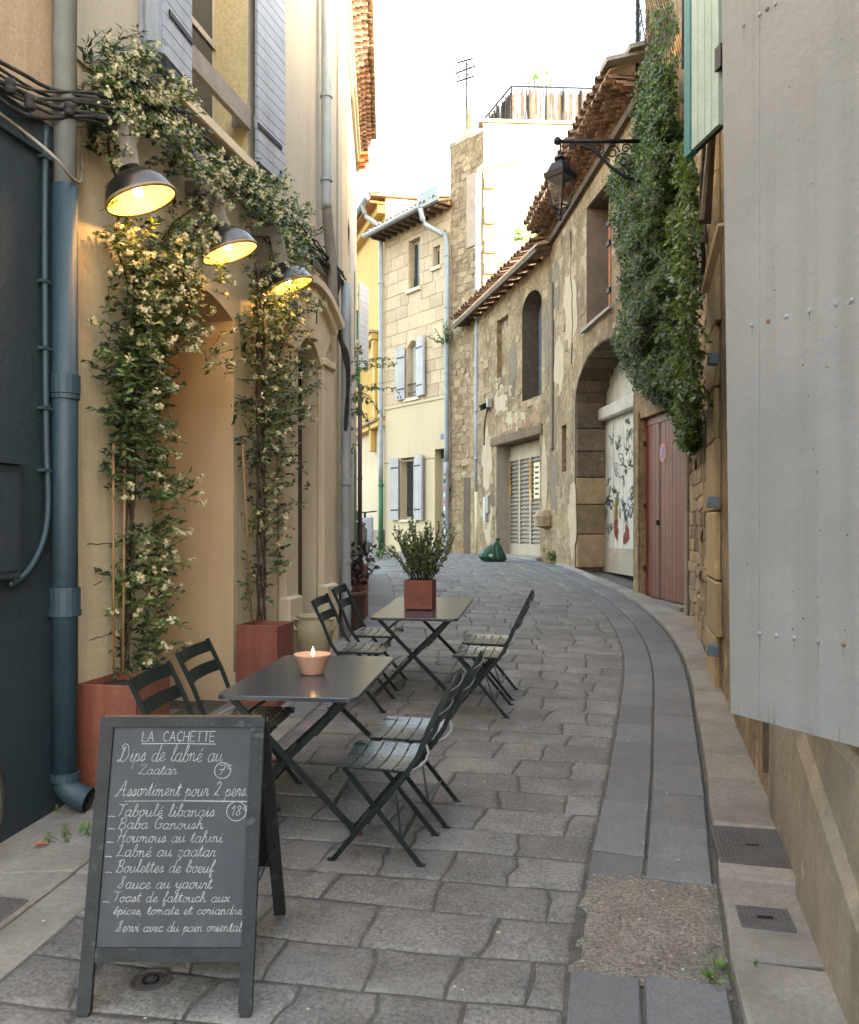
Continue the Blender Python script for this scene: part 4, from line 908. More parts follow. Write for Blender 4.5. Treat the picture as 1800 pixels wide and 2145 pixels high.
loop_panel(FB, 'window_board', M('blue grey board', (.20, .22, .23), (.15, .165, .17), rough=.7), H, arched(bw[0], bw[1], bw[2], bw[3]-.35, .38), -.40)
FB.part('window_mullion', mWOOD, H, (bw[0]+bw[1])/2-.03, (bw[0]+bw[1])/2+.03, -.4, -.37, bw[2], bw[3]-.3); loop_panel(FB, 'blind_panel', mRUB2, H, rect(*bs), -.12)
lt = FB.part('lintel', M('warm old lintel', (.21, .135, .075), (.13, .085, .05), rough=.9, nscale=5, bump=.6, bscale=30, fine=.4), H, bg[0]-.15, bg[1]+.35, -.3, .035, bg[3]-.02, bg[3]+.2, .02)
for k in range(9): stone(FB, H, bg[0]+.1+k*.27, bg[3]+.32+.05*math.sin(k*2), .27, .22, .014, M('red brick patch', (.36, .20, .11), (.30, .17, .10), rough=.95, objrand=.2, nscale=6, bump=.5), 'brick')
# garage door: frame, stiles, louvre slats, stickers
gd = FB.part('garage_door', mLOUV, H, bg[0], bg[1], -.42, -.38, zgB, bg[3]-.02)
gw = bg[1]-bg[0]
for i in range(5): a = bg[0]+gw*i/4; FB.part('stile', mGDOOR, gd, max(bg[0], a-.05), min(bg[1], a+.05), -.38, -.33, zgB, bg[3]-.32)
FB.part('rail', mGDOOR, gd, bg[0], bg[1], -.38, -.328, bg[3]-.40, bg[3]-.30); FB.part('rail', mGDOOR, gd, bg[0], bg[1], -.38, -.328, zgB+.02, zgB+.32); FB.part('header', mGDOOR, gd, bg[0], bg[1], -.38, -.35, bg[3]-.30, bg[3]-.03)
for i in range(4):
    for j in range(20):
        z = zgB+.36+j*(bg[3]-.76-zgB)/20; a0_, a1_ = bg[0]+gw*i/4+.05, bg[0]+gw*(i+1)/4-.05
        MB().hexa([FB.L(a0_, -.378, z+.05), FB.L(a1_, -.378, z+.05), FB.L(a1_, -.345, z), FB.L(a0_, -.345, z), FB.L(a0_, -.378, z+.07), FB.L(a1_, -.378, z+.07), FB.L(a1_, -.345, z+.02), FB.L(a0_, -.345, z+.02)]).build('slat', mLOUV, gd)
FB.part('poster', mPOST, gd, bg[0]+gw*.30, bg[0]+gw*.42, -.34, -.335, zgB+1.35, zgB+2.15)
for k in range(6): FB.part('poster_print', mINK, gd, bg[0]+gw*.32, bg[0]+gw*.40, -.335, -.333, zgB+1.42+.12*k, zgB+1.47+.12*k)
for f in (.03, .48, .5, .97):
    for k in range(4): FB.part('sticker', mORT, gd, bg[0]+gw*f-.03, bg[0]+gw*f+.03, -.33, -.326, zgB+1.2+random.random()*.9, zgB+2.2)
FB.part('sill_stone', mSIDE, H, bg[0]-.1, bg[1]+.1, -.4, .12, zgB-.1, zgB+.06)
FB.part('wall_box', mPLAST, H, bg[1]+.55, bg[1]+.72, 0, .09, zgB+.85, zgB+1.45, .01); FB.part('wall_box', mPLAST, H, bg[1]+.42, bg[1]+.52, 0, .08, zgB+1.05, zgB+1.5, .01)
cb = MB().lathe([(.05, -.25), (.22, -.2), (.24, 0), (.16, .12), (.02, .15)], 10, FB.L(.22, .04, 1.85)); cb.build('stone_corbel', mSTON, H)
# wall lantern box on the barn
t = FB.root('wall_floodlight', 'small weathered floodlight on the barn wall beside the drainpipe', 'lamp')
a, z = FB.hit(1013, 855, .15); MB().bar(FB.L(a, .02, z+.1), FB.L(a, .22, z), .16, .14).build('housing', mBLACK, t); MB().bar(FB.L(a-.22, .02, z+.1), FB.L(a-.22, .14, z+.1), .08, .2).build('junction', mPLAST, t)
MB().tube(crom([FB.L(a, .05, z), FB.L(a+.05, .1, z-.4), FB.L(a+.1, .1, z-.9)], 4), .02, 5).build('cable', mCABLE, t)
# barn roof
ov = .32
tiles(FB, H, -.05, lb+.3, ov+.12, zr+.14, zl+.12, mTILE, .45, .28, .2); tiles(FB, H, -.05, lb+.3, ov-.02, zr+.03, zl+.01, mTILE, .4, .2, .2, up=False)
for i in range(13): a = .1+i*(lb-.1)/12; zz = zr+(zl-zr)*a/lb; MB().hexa([FB.L(a-.04, ov, zz-.13), FB.L(a+.04, ov, zz-.13), FB.L(a+.04, -.2, zz-.03), FB.L(a-.04, -.2, zz-.03), FB.L(a-.04, ov, zz-.05), FB.L(a+.04, ov, zz-.05), FB.L(a+.04, -.2, zz+.05), FB.L(a-.04, -.2, zz+.05)]).build('rafter', mWOOD, H)
MB().bar(FB.L(-.05, ov+.03, zr-.05), FB.L(lb+.3, ov+.03, zl-.07), .05, .09).build('eave_board', mWOOD, H)
rf = MB(); rf.hexa([FB.L(-.1, ov+.04, zr+.04), FB.L(lb+.3, ov+.04, zl+.02), FB.L(lb+.3, -4, zl+1.15), FB.L(-.1, -4, zr+1.15), FB.L(-.1, ov+.04, zr+.08), FB.L(lb+.3, ov+.04, zl+.06), FB.L(lb+.3, -4, zl+1.2), FB.L(-.1, -4, zr+1.2)]); rf.build('roof', mTILEL, H)
for i in range(26): stone(FB, H, random.uniform(0, 1.6), 0, 1, 1, 1, mTILE) if False else None
# ---------------------------------------------------------------- arch building with red garage
H = FA.root('arch_building', 'weathered ochre stone building with arched gateway and red garage door', 'house')
la = 6.62
rd = (.08, 1.66); zrd = FA.gz(.8)+.05; rdz = FA.hit(1432, 845)[1]
aj0 = FA.hit(1327, 1000)[0]; aj1 = FA.hit(1205, 1000)[0]; sz_ = FA.hit(1205, 846)[1]
tw = (FA.hit(1281, 500)[0], FA.hit(1229, 500)[0]); tz0 = FA.hit(1229, 678)[1]; tz1 = FA.hit(1232, 432)[1]
zaL, zaR = 7.50, 7.69
ah = arched(aj0, aj1, FA.gz(4)-.2, sz_, .82, 18)
sl_ = (FA.hit(1187, 950)[0], FA.hit(1177, 950)[0]); slz = FA.hit(1182, 988)[1], FA.hit(1182, 890)[1]
hs = [(rect(rd[0], rd[1], zrd-.3, rdz), .14, 'garage_reveal', mRUB2), (ah, .62, 'arch_reveal', mDSTON), (rect(tw[0], tw[1], tz0, tz1), .45, 'window_reveal', M('brown shadowed jamb', (.24, .185, .135), (.18, .135, .10), rough=.9, nscale=3, bump=.4)), (rect(sl_[0], sl_[1], *slz), .3)]  # window jamb darker than the wall, recess shade put into its brown
facade(FA, 'wall', mRUB2, H, [(-.0, -.2), (la, -.2), (la, zaL+.02), (0, zaR+.33)], hs)
FA.part('far_side_wall', mRUB2, H, la-.01, la, -6, -.005, 0, zaL)
rubble(FA, H, 1.7, la-.1, 1.2, 7.0, [(tw[0], tw[1], tz0, tz1), (aj0-.1, aj1+.1, 0, sz_+.8), (sl_[0], sl_[1], *slz)], mSTON, .2, .28, .07, .016)
# dressed stones of the far jamb of the gate (facing us, inside the reveal)
z = FA.gz(5)+.05; k = 0
while z < sz_:
    h = (.62, .55, .5, .48, .42)[k % 5]; h = min(h, sz_-z+.02)
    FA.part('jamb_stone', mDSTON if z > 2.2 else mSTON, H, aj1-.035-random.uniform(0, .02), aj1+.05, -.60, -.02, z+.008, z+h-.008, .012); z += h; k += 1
n = 12
for i in range(n):      # voussoirs
    f0, f1 = math.pi*i/n, math.pi*(i+1)/n; c, r_ = (aj0+aj1)/2, (aj1-aj0)/2; m = MB(); P = []
    for dd in (-.6, -.012):
        for f, e in ((f0+.012, 0), (f1-.012, 0), (f1-.012, .26), (f0+.012, .26)): P.append(FA.L(c+(r_-.02+e)*math.cos(f), dd, sz_+(.80+e)*math.sin(f)))
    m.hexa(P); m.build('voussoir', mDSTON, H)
FA.part('window_back', mDARK, H, tw[0], tw[1], -.47, -.45, tz0, tz1); ws = FA.part('window_shutter', mGWOOD, H, tw[0]+.02, (tw[0]+tw[1])/2+.1, -.3, -.26, tz0+.05, tz1-.05); FA.part('rusty_edge', M('rusty red edge', (.38, .13, .06), rough=.8), ws, (tw[0]+tw[1])/2+.08, (tw[0]+tw[1])/2+.16, -.27, -.23, tz0+.05, tz1-.05)
for zz in (tz0+.4, tz0+1.2, tz1-.5): FA.part('hinge', mBLACK, ws, (tw[0]+tw[1])/2+.05, (tw[0]+tw[1])/2+.2, -.26, -.2, zz, zz+.08)
for k in range(4): FA.part('head_beam', mWOOD, H, tw[0]-.1, tw[1]+.1, -.42+.1*k, -.34+.1*k, tz1-.005, tz1+.12)
MB().bar(FA.L(tw[1]+.15, .05, tz0-.12), FA.L(tw[0]-.1, .05, tz0-.08), .05, .05).build('sill_bar', mGWOOD, H)
loop_panel(FA, 'slit_back', mDARK, H, rect(sl_[0], sl_[1], *slz), -.29)
m = MB()
cr = random.Random(3); zz = 7.2; a = FA.hit(1196, 600)[0]; pts = []
while zz > 4.6: pts.append(FA.L(a, .004, zz)); zz -= .18; a += cr.uniform(-.06, .055)
m.tube(pts, .014, 4).build('crack', mDARK, H)
# white gate inside the arch
gz0 = FA.gz(4)+.05; beam = FA.hit(1300, 868, -.5)[1]
gt = FA.part('gate', mGRAF, H, aj0, aj1, -.62, -.58, gz0, beam)
nb = 12
for i in range(nb): l = (aj1-aj0)/nb; FA.part('gate_board', mGRAF, gt, aj0+i*l+.004, aj0+(i+1)*l-.004, -.58, -.555-.006*(i % 2), gz0+.45, beam)
FA.part('kick_board', M('beige kick board', (.42, .34, .25), rough=.8), gt, aj0, aj1, -.58, -.53, gz0, gz0+.45); FA.part('gate_beam', M('pale beam', (.55, .5, .42), (.45, .4, .33), rough=.8), H, aj0, aj1, -.58, -.42, beam, beam+.24, .03)
loop_panel(FA, 'tympanum', mGRAF, H, [(a_, z_) for a_, z_ in arched(aj0, aj1, beam+.2, sz_, .82, 18)], -.60)
for i in range(14): l = (aj1-aj0)/14; a_ = aj0+i*l; f = abs((a_+l/2-(aj0+aj1)/2)/((aj1-aj0)/2)); FA.part('tympanum_board', mGRAF, H, a_+.004, a_+l-.004, -.60, -.585, beam+.24, sz_+.78*math.sqrt(max(0, 1-f*f))-.02)
gr = random.Random(11)
def scrawl(name, mat, a, z, s, n, wd):
    m = MB(); pts = []
    for i in range(n): pts.append(Vector((a+gr.uniform(-.5, .5)*s[0], 0, z+gr.uniform(-.5, .5)*s[1])))
    pl = crom(pts, 7)
    for i in range(len(pl)-1):
        p, q = pl[i], pl[i+1]; d_ = (q-p)
        if d_.length < 1e-4: continue
        d_.normalize(); nn = Vector((-d_.z, 0, d_.x))*wd; e = d_*wd*.6
        m.add([FA.L(x.x, -.552, x.z) for x in (p-nn-e, p+nn-e, q+nn+e, q-nn+e)], [(0, 1, 2, 3)])
    m.build(name, mat, gt)
aw = aj1-aj0
for k in range(80): scrawl('graffiti', M('dark grey spray paint', (.055, .055, .06), rough=.6, fine=0) if k % 3 else M('grey spray paint', (.2, .2, .2), rough=.6, fine=0), aj0+aw*(.05+.92*gr.random()), gz0+.75+gr.random()*1.95, (.28, .24), gr.randrange(6, 11), gr.uniform(.005, .013))
for mt_, z_, f in ((mYPAINT, 1.15, .75), (mYPAINT, 1.3, .45), (mRPAINT, .75, .8), (mRPAINT, .7, .6), (mBPAINT, 1.6, .35), (mBPAINT, 1.4, .2), (mBPAINT, 1.9, .28)): scrawl('graffiti', mt_, aj0+aw*f, gz0+z_, (.3, .35), 9, .05)
FA.part('light_block', mDARK, H, -.3, la-.02, -.9, -.66, -.3, 7.4)  # added unseen slab, keeps sun from leaking in behind the gate
# red garage door
g = FA.part('garage_door', mREDD, H, rd[0], rd[1], -.14, -.11, zrd+.02, rdz)
nb = 13; l = (rd[1]-rd[0])/nb
for i in range(nb):
    FA.part('plank', mREDD, g, rd[0]+i*l+.005, rd[0]+(i+1)*l-.005, -.11, -.085, zrd+.03, rdz-.12-(.0 if i < 8 else .0))
FA.part('top_rail', mREDD, g, rd[0], rd[1], -.11, -.075, rdz-.12, rdz-.01, .005); FA.part('leaf_gap', mDARK, g, rd[0]+1.03, rd[0]+1.045, -.083, -.078, zrd+.03, rdz-.12)
for a_ in (rd[0]+.02, rd[1]-.05):
    for z_ in (zrd+.4, zrd+1.3, zrd+2.2): FA.part('hinge', M('dark red hinge', (.1, .03, .025), rough=.5), g, a_, a_+.06, -.085, -.05, z_, z_+.07)
FA.part('latch', mBLACK, g, rd[0]+1.08, rd[0]+1.12, -.085, -.05, zrd+1.05, zrd+1.12)
sa, sz2 = FA.hit(1389, 948, -.08)
sgn = MB(); sgn.lathe([(.001, 0), (.13, 0), (.13, -.006)], 28, FA.L(sa, -.078, sz2), FA.L(0, 1, 0)); sg = sgn.build('no_parking_sign', mSIGNR, g)
MB().lathe([(.001, 0), (.098, 0)], 28, FA.L(sa, -.0755, sz2), FA.L(0, 1, 0)).build('sign_field', mSIGNB, sg)
MB().bar(FA.L(sa-.07, -.074, sz2+.07), FA.L(sa+.07, -.074, sz2-.07), .004, .03, (0, 0, 1)).build('sign_bar', mSIGNR, sg)
FA.part('garage_sill', mSIDE, H, rd[0]-.05, rd[1]+.1, -.14, .1, zrd-.3, zrd+.01)
FA.part('jamb_pier', mRUB2, H, rd[1]+.01, rd[1]+.20, .002, .03, zrd-.3, rdz+.1, .01)
# eave of the arch building: genoise of canal tiles on corbelled rows
e0 = 1.55
def za(a): return zaR+.33+(zaL-zaR-.33)*a/la
for i, dd in enumerate((.14, .27, .40, .52)): tiles(FA, H, e0, la+.12, dd, za(e0)+.02+.055*i, za(la)+.02+.055*i, mTILE, .4, .05, .185)
for i in range(3): zz_ = .11+.055*i; dd_ = .11+.13*i; MB().hexa([FA.L(e0, dd_, za(e0)+zz_), FA.L(la+.1, dd_, za(la)+zz_), FA.L(la+.1, -.3, za(la)+zz_), FA.L(e0, -.3, za(e0)+zz_), FA.L(e0, dd_, za(e0)+zz_+.012), FA.L(la+.1, dd_, za(la)+zz_+.012), FA.L(la+.1, -.3, za(la)+zz_+.012), FA.L(e0, -.3, za(e0)+zz_+.012)]).build('tile_bed', mWOOD, H)
MB().bar(FA.L(e0, .04, za(e0)-.06), FA.L(la+.1, .04, za(la)-.06), .10, .13).build('wall_plate', mWOOD, H)
rf = MB(); rf.hexa([FA.L(e0, .5, za(e0)+.27), FA.L(la+.12, .5, za(la)+.27), FA.L(la+.12, -6, za(la)+2.9), FA.L(e0, -6, za(e0)+2.9), FA.L(e0, .5, za(e0)+.30), FA.L(la+.12, .5, za(la)+.30), FA.L(la+.12, -6, za(la)+2.95), FA.L(e0, -6, za(e0)+2.95)]); rf.build('roof', mTILEL, H)  # unseen upper slope drawn deep and high to shade the opposite eave
tiles(FA, H, e0, la+.12, .57, za(e0)+.30, za(la)+.30, mTILE, .5, .3, .2)
MB().bar(FA.L(e0-.05, .6, za(e0)+.33), FA.L(e0-.05, -.8, za(e0)+.72), .3, .06).build('verge_slab', mGWOOD, H); MB().bar(FA.L(e0-.15, .3, za(e0)+.47), FA.L(e0-.15, -.8, za(e0)+.80), .3, .06).build('verge_slab', mGWOOD, H)
# taller near part of the right-hand side above the garage
facade(FA, 'upper_wall', mRUB, H, rect(0, e0-.1, zaR+.1, 9.9)); FA.part('upper_return', mRUB, H, e0-.12, e0-.1, -6, -.005, zaR+.2, 9.9)
mCEM = M('grey cement patch', (.23, .178, .118), (.18, .138, .092), rough=.95, nscale=4, bump=.5, bscale=30, fine=.25)
mPPL = M('pale plaster patch', (.50, .395, .26), (.43, .335, .215), rough=.95, nscale=3, bump=.4, bscale=30, fine=.2)
def patch(w, parent, u, v, ru, rv_, mat, seed, d=.006):
    rp = random.Random(seed); lp = []; ph = rp.random()*9
    for i in range(26):
        q = 2*math.pi*i/26; k = 1+.42*mn.noise(Vector((math.cos(q)*1.6+ph, math.sin(q)*1.6, seed)))+.15*mn.noise(Vector((math.cos(q)*5, math.sin(q)*5+ph, seed))); lp.append(w.hit(u+ru*k*math.cos(q), v+rv_*k*math.sin(q)))
    loop_panel(w, 'plaster_patch', mat, parent, lp, d, .012)
HB = bpy.data.objects['stone_barn']
for q in ((FA, H, 1162, 1010, 9, 60, mCEM), (FA, H, 1158, 900, 8, 50, mCEM), (FA, H, 1195, 640, 14, 80, mPPL), (FA, H, 1200, 1085, 9, 70, mPPL), (FA, H, 1172, 760, 10, 60, mPPL), (FA, H, 1166, 600, 7, 60, mCEM)): patch(*q, int(q[2]+q[3]))
for q in ((FB, HB, 1080, 880, 22, 18, mPPL), (FB, HB, 1050, 840, 14, 30, mPPL), (FB, HB, 1141, 1000, 6, 80, mPPL), (FB, HB, 1020, 960, 10, 60, mPPL), (FB, HB, 1075, 760, 8, 40, mCEM), (FB, HB, 1146, 720, 5, 90, mCEM), (FB, HB, 1022, 1090, 10, 50, mPPL)): patch(*q, int(q[2]+q[3]))
FA.part('corner_pier', mCEM, H, la-.16, la+.015, .0, .05, 3.2, 6.6, .02)
# ---------------------------------------------------------------- near house on the right
H = FR.root('shuttered_stone_house', 'stone house with stained plinth and a big grey steel shutter', 'house')
aQ = FR.hit(1494, 900)[0]; aN = 10.78
nw = (1.9, 2.75, .95, 3.75)
facade(FR, 'wall', mRUB, H, rect(.2, aN, -1.2, 8.3), [(rect(*nw), .3)])
FR.part('window_back', mDARK, H, nw[0], nw[1], -.32, -.3, nw[2], nw[3])
rubble(FR, H, aQ+.1, aN-.25, .45, 8.0, [], mSTON, .15, .26, .72, .020)
FR.part('corner_render', M('grey corner render', (.30, .25, .19), (.24, .2, .15), rough=.9, bump=.4), H, aN-.24, aN+.02, 0, .05, -.2, 3.6, .02)
z = .2; k = 0
while z < 5.2:
    h = random.uniform(.42, .7); FR.part('dressed_stone', M('dressed ochre stone', (.44, .32, .17), (.37, .27, .15), rough=.85, nscale=3, bump=.4, bscale=40, objrand=.15), H, aQ-.55-random.uniform(0, .25), aQ+.02+random.uniform(0, .12), 0, .05, z+.006, z+h-.006, .012); z += h; k += 1
# plinth, near the camera, with a sloped top
m = MB(); P0, P1 = .2, 4.45
m.hexa([FR.L(P0, -.05, -1), FR.L(P1, -.05, -1), FR.L(P1, .035, -1), FR.L(P0, .035, -1), FR.L(P0, -.05, .95), FR.L(P1, -.05, .95), FR.L(P1, .02, .84), FR.L(P0, .02, .84)]); m.build('plinth', mPLINTH, H)
m = MB(); m.hexa([FR.L(P0, .02, -1), FR.L(3.55, .02, -1), FR.L(3.55, .06, -1), FR.L(P0, .06, -1), FR.L(P0, .02, -.40), FR.L(3.55, .02, .78), FR.L(3.55, .052, .72), FR.L(P0, .052, -.46)]); m.build('plinth_ledge', mPLINTH, H)
MB().box(0, .001, 0, .001, 0, .001)
FR.part('post_stub', mWOOD, H, P1-.012, P1+.012, .0, .05, .35, .80)
# big grey steel shutter standing off the wall, hinge side towards the camera
FS = Wall(1.35, 2.5, -25, -1)
t = FS.root('steel_shutter', 'big light grey riveted steel shutter swung out from the near right-hand wall', 'shutter')
aF = FS.hit(1531, 1490)[0]; zb = .945
m = MB(); lean = .012
pts = []
for dd in (0, -.035):
    pts += [FS.L(-.02, dd, zb), FS.L(aF, dd, zb), FS.L(aF+.052, dd, 4.0), FS.L(-.02, dd, 4.0)]
m.hexa([pts[0], pts[1], pts[5], pts[4], pts[3], pts[2], pts[6], pts[7]]); m.build('leaf', mGSH, t)
riv = []
for (v_a, v_b, us) in ((681, 629, (1576, 1610, 1648, 1696, 1752, 1785)), (1327, 1350, (1592, 1626, 1664, 1714, 1768)), (52, 8, (1559, 1592, 1608, 1625))):
    for u in us:
        v = v_a+(v_b-v_a)*(u-us[0])/(us[-1]-us[0]); riv.append(FS.hit(u, v))
for a, z in riv: MB().lathe([(.0085, 0), (.008, .003), (.005, .005), (.0005, .006)], 10, FS.L(a, 0, z), FS.L(0, 1, 0)).build('rivet', mZINC if random.random() < .75 else M('rusty rivet', (.28, .14, .07), rough=.8), t, True)
for i in range(46):
    u, v = random.uniform(1560, 1790), random.uniform(40, 1400); a, z = FS.hit(u, v); s_ = random.uniform(.0012, .0035)
    MB().lathe([(s_, 0), (.0003, .0006)], 6, FS.L(a, .0005, z), FS.L(0, 1, 0)).build('chip', mINK if i % 3 else M('rusty rivet', (.28, .14, .07), rough=.8), t)
mRUN = M('rust run', (.20, .155, .11), (.24, .2, .16), rough=.8)
for a, z in riv:
    if random.random() < .6:
        l_ = random.uniform(.03, .11); w_ = random.uniform(.0012, .003); MB().add([FS.L(a-w_, .0006, z-.006), FS.L(a+w_, .0006, z-.006), FS.L(a+w_*.2, .0006, z-.006-l_), FS.L(a-w_*.2, .0006, z-.006-l_)], [(0, 1, 2, 3)]).build('rust_run', mRUN, t)
for i in range(14):
    a = random.uniform(.1, aF-.02); l_ = random.uniform(.02, .07); w_ = random.uniform(.001, .0022); MB().add([FS.L(a-w_, .0006, zb+.001), FS.L(a+w_, .0006, zb+.001), FS.L(a+w_*.3, .0006, zb+l_), FS.L(a-w_*.3, .0006, zb+l_)], [(0, 1, 2, 3)]).build('grime_streak', mRUN, t)
FS.part('seam', M('shutter seam', (.28, .29, .295), rough=.6), t, aF-.135, aF-.133, 0, .0012, zb+.02, 4.0)
for z in (1.05, 2.4, 3.8): FS.part('hinge', mBLACK, t, -.03, .02, -.04, .012, z-.06, z+.06)
for k, v in enumerate((752, 1052, 1362)):
    a, z = FR.hit(1502, v, .05); o = FR.part('pintle', mSTEELB, bpy.data.objects['shuttered_stone_house'], a-.05, a+.05, .04, .12, z-.045, z+.045, .006); FR.part('pintle_pin', mDARK, o, a-.02, a+.02, .119, .122, z-.04, z-.0)
# teal shutter higher up
FU = Wall(1.915, 5.5, -9, -1)
t = FU.root('green_shutter', 'flaking pale green plank shutter with teal edge high on the near right-hand house', 'shutter')
au = FU.hit(1452, 330)[0]; ae = FU.hit(1437, 330)[0]; zz = FU.hit(1440, 326)[1]
for i in range(4): l = au/4; FU.part('plank', mTSH, t, i*l+.003, (i+1)*l-.003, -.02, .012, zz, 7.2)
FU.part('edge_batten', mTSHE, t, au, ae, -.045, .014, zz-.01, 7.2); FU.part('edge_groove', mDARK, t, au+.012, au+.017, .013, .016, zz, 7.2); FU.part('back_board', mDARK, t, 0, au, -.045, -.021, zz-.005, 7.2)
FU.part('bracket', mBLACK, t, -.06, .02, -.03, .03, zz+.35, zz+.5)
# bits fixed to the wall below it: brown board, pale batten, metal tube, cable
t = thing('leaning_batten', 'pale weathered wooden batten fixed slantwise on the near right-hand wall', 'batten')
def quadbar(t, name, mat, u0, v0, u1, v1, wpx, Y0, Y1, th=.03):
    a_, b_ = at(u0, v0, Y0), at(u1, v1, Y1); MB().bar(a_, b_, wpx/F*(Y0+Y1)/2, th, (0, 1, 0)).build(name, mat, t)
quadbar(t, 'plank', M('pale batten wood', (.42, .33, .21), (.34, .26, .16), rough=.85, nscale=8, bump=.3), 1512, 470, 1476, 612, 16, 5.9, 6.4)
t = thing('brown_board', 'dark brown rotting board under the green shutter', 'board'); quadbar(t, 'plank', mWOOD, 1486, 270, 1476, 470, 26, 6.2, 6.45); quadbar(t, 'pale_edge', mGWOOD, 1490, 250, 1470, 460, 7, 6.05, 6.3)
t = thing('cable_sleeve', 'grey metal cable sleeve on the wall beside the creeper', 'conduit'); MB().tube([at(1466, 442, 7.3), at(1472, 510, 7.3)], [.05, .046], 12).build('sleeve', mZINC, t, True); MB().tube(crom([at(1472, 505, 7.3), at(1474, 540, 7.3), at(1470, 590, 7.35), at(1466, 640, 7.4)], 4), .02, 7).build('cable', mCABLE, t, True)
# ---------------------------------------------------------------- ornate street lantern
k = (1176-CX)/F; YL = 11.55; base = at(1343, 296, YL); tip = at(1168, 296, YL)
t = thing('street_lantern', 'ornate black iron street lantern on a scrolled bracket beside the creeper', 'street lamp', tip)
B = base-tip
MB().tube([Vector((0, 0, 0)), B], .028, 10).build('bracket_bar', mBLACK, t, True); MB().lathe([(.002, -.06), (.05, -.03), (.055, .02), (.03, .055), (.002, .07)], 12, (0, 0, 0)).build('finial', mBLACK, t, True)
L_ = B.length; X = B.normalized()
def sp(x, z): return X*x+Vector((0, 0, z))
MB().tube(crom([sp(.3, -.06), sp(.5, -.13), sp(.7, -.32), sp(.9, -.47), sp(L_, -.56)], 6), .022, 8).build('brace', mBLACK, t, True)
def spiral(cx, cz, r0, turns, s=1): return [sp(cx+s*r0*(1-.75*i/22)*math.cos(turns*2*math.pi*i/22), cz+r0*(1-.75*i/22)*math.sin(turns*2*math.pi*i/22)) for i in range(23)]
for cx, cz, r0, s in ((.42, -.09, .06, 1), (.58, -.12, .08, -1), (.76, -.15, .10, 1), (.92, -.27, .12, -1), (.95, -.1, .07, 1), (1.06, -.38, .1, 1), (.2, -.07, .05, 1), (.68, -.28, .05, -1)): MB().tube(spiral(cx, cz, r0, 1.4, s), .010, 6).build('scroll', mBLACK, t, True)
lx = .04; z0 = -.12
MB().tube([sp(lx, -.02), sp(lx, -.22)], .016, 8).build('hanger', mBLACK, t)
def frustum(zt_, rt, zb_, rb, n=4):
    m = MB(); c = sp(lx, 0); m.lathe([(rb, zb_), (rt, zt_)], n, c, capb=True, capt=True); return m
frustum(-.20, .05, -.24, .10).build('cap', mBLACK, t); frustum(-.24, .04, -.31, .075).build('chimney', mBLACK, t); frustum(-.31, .13, -.44, .20).build('roof', mBLACK, t); frustum(-.44, .235, -.52, .225).build('roof_rim', mBLACK, t)
for q in range(4):
    an = math.pi/2*q; c = sp(lx, 0); d_ = Vector((math.cos(an), math.sin(an), 0))
    MB().tube([c+d_*.20+Vector((0, 0, -.52)), c+d_*.115+Vector((0, 0, -.90)), c+Vector((0, 0, -1.04))], .012, 6).build('frame_bar', mBLACK, t)
cc = sp(lx, 0); MB().tube([cc+Vector((math.cos(q), math.sin(q), 0))*.115+Vector((0, 0, -.90)) for q in [math.pi/2*i for i in range(5)]], .011, 6).build('frame_ring', mBLACK, t)
MB().lathe([(.002, -.05), (.03, -.03), (.02, .02), (.002, .03)], 8, cc+Vector((0, 0, -1.05))).build('drop_finial', mBLACK, t)
gm_ = bpy.data.materials.new('clear lantern glass'); gm_.use_nodes = True; gn = gm_.node_tree.nodes; tr_ = gn.new('ShaderNodeBsdfTransparent'); gl_ = gn.new('ShaderNodeBsdfGlossy'); gl_.inputs['Roughness'].default_value = .05; mx_ = gn.new('ShaderNodeMixShader'); mx_.inputs[0].default_value = .07
gm_.node_tree.links.new(tr_.outputs[0], mx_.inputs[1]); gm_.node_tree.links.new(gl_.outputs[0], mx_.inputs[2]); gm_.node_tree.links.new(mx_.outputs[0], gn['Material Output'].inputs[0])
for q in range(4):
    an, bn = math.pi/2*q, math.pi/2*(q+1); P = [cc+Vector((math.cos(x), math.sin(x), 0))*r_+Vector((0, 0, z_)) for x, r_, z_ in ((an, .195, -.53), (bn, .195, -.53), (bn, .112, -.90), (an, .112, -.90))]
    MB().add(P, [(0, 1, 2, 3)]).build('pane', gm_, t)
# ================================================================ FURNITURE
SLOPE = Vector((0, -.065, 1)).normalized()
def ground_mat(x, y, phi, up=SLOPE, dz=0):
    f = Vector((math.cos(phi), math.sin(phi), 0)); f = (f-up*f.dot(up)).normalized(); s = up.cross(f)
    return Matrix.Translation((x, y, gz(x, y)+dz)) @ Matrix((f, s, up)).transposed().to_4x4()
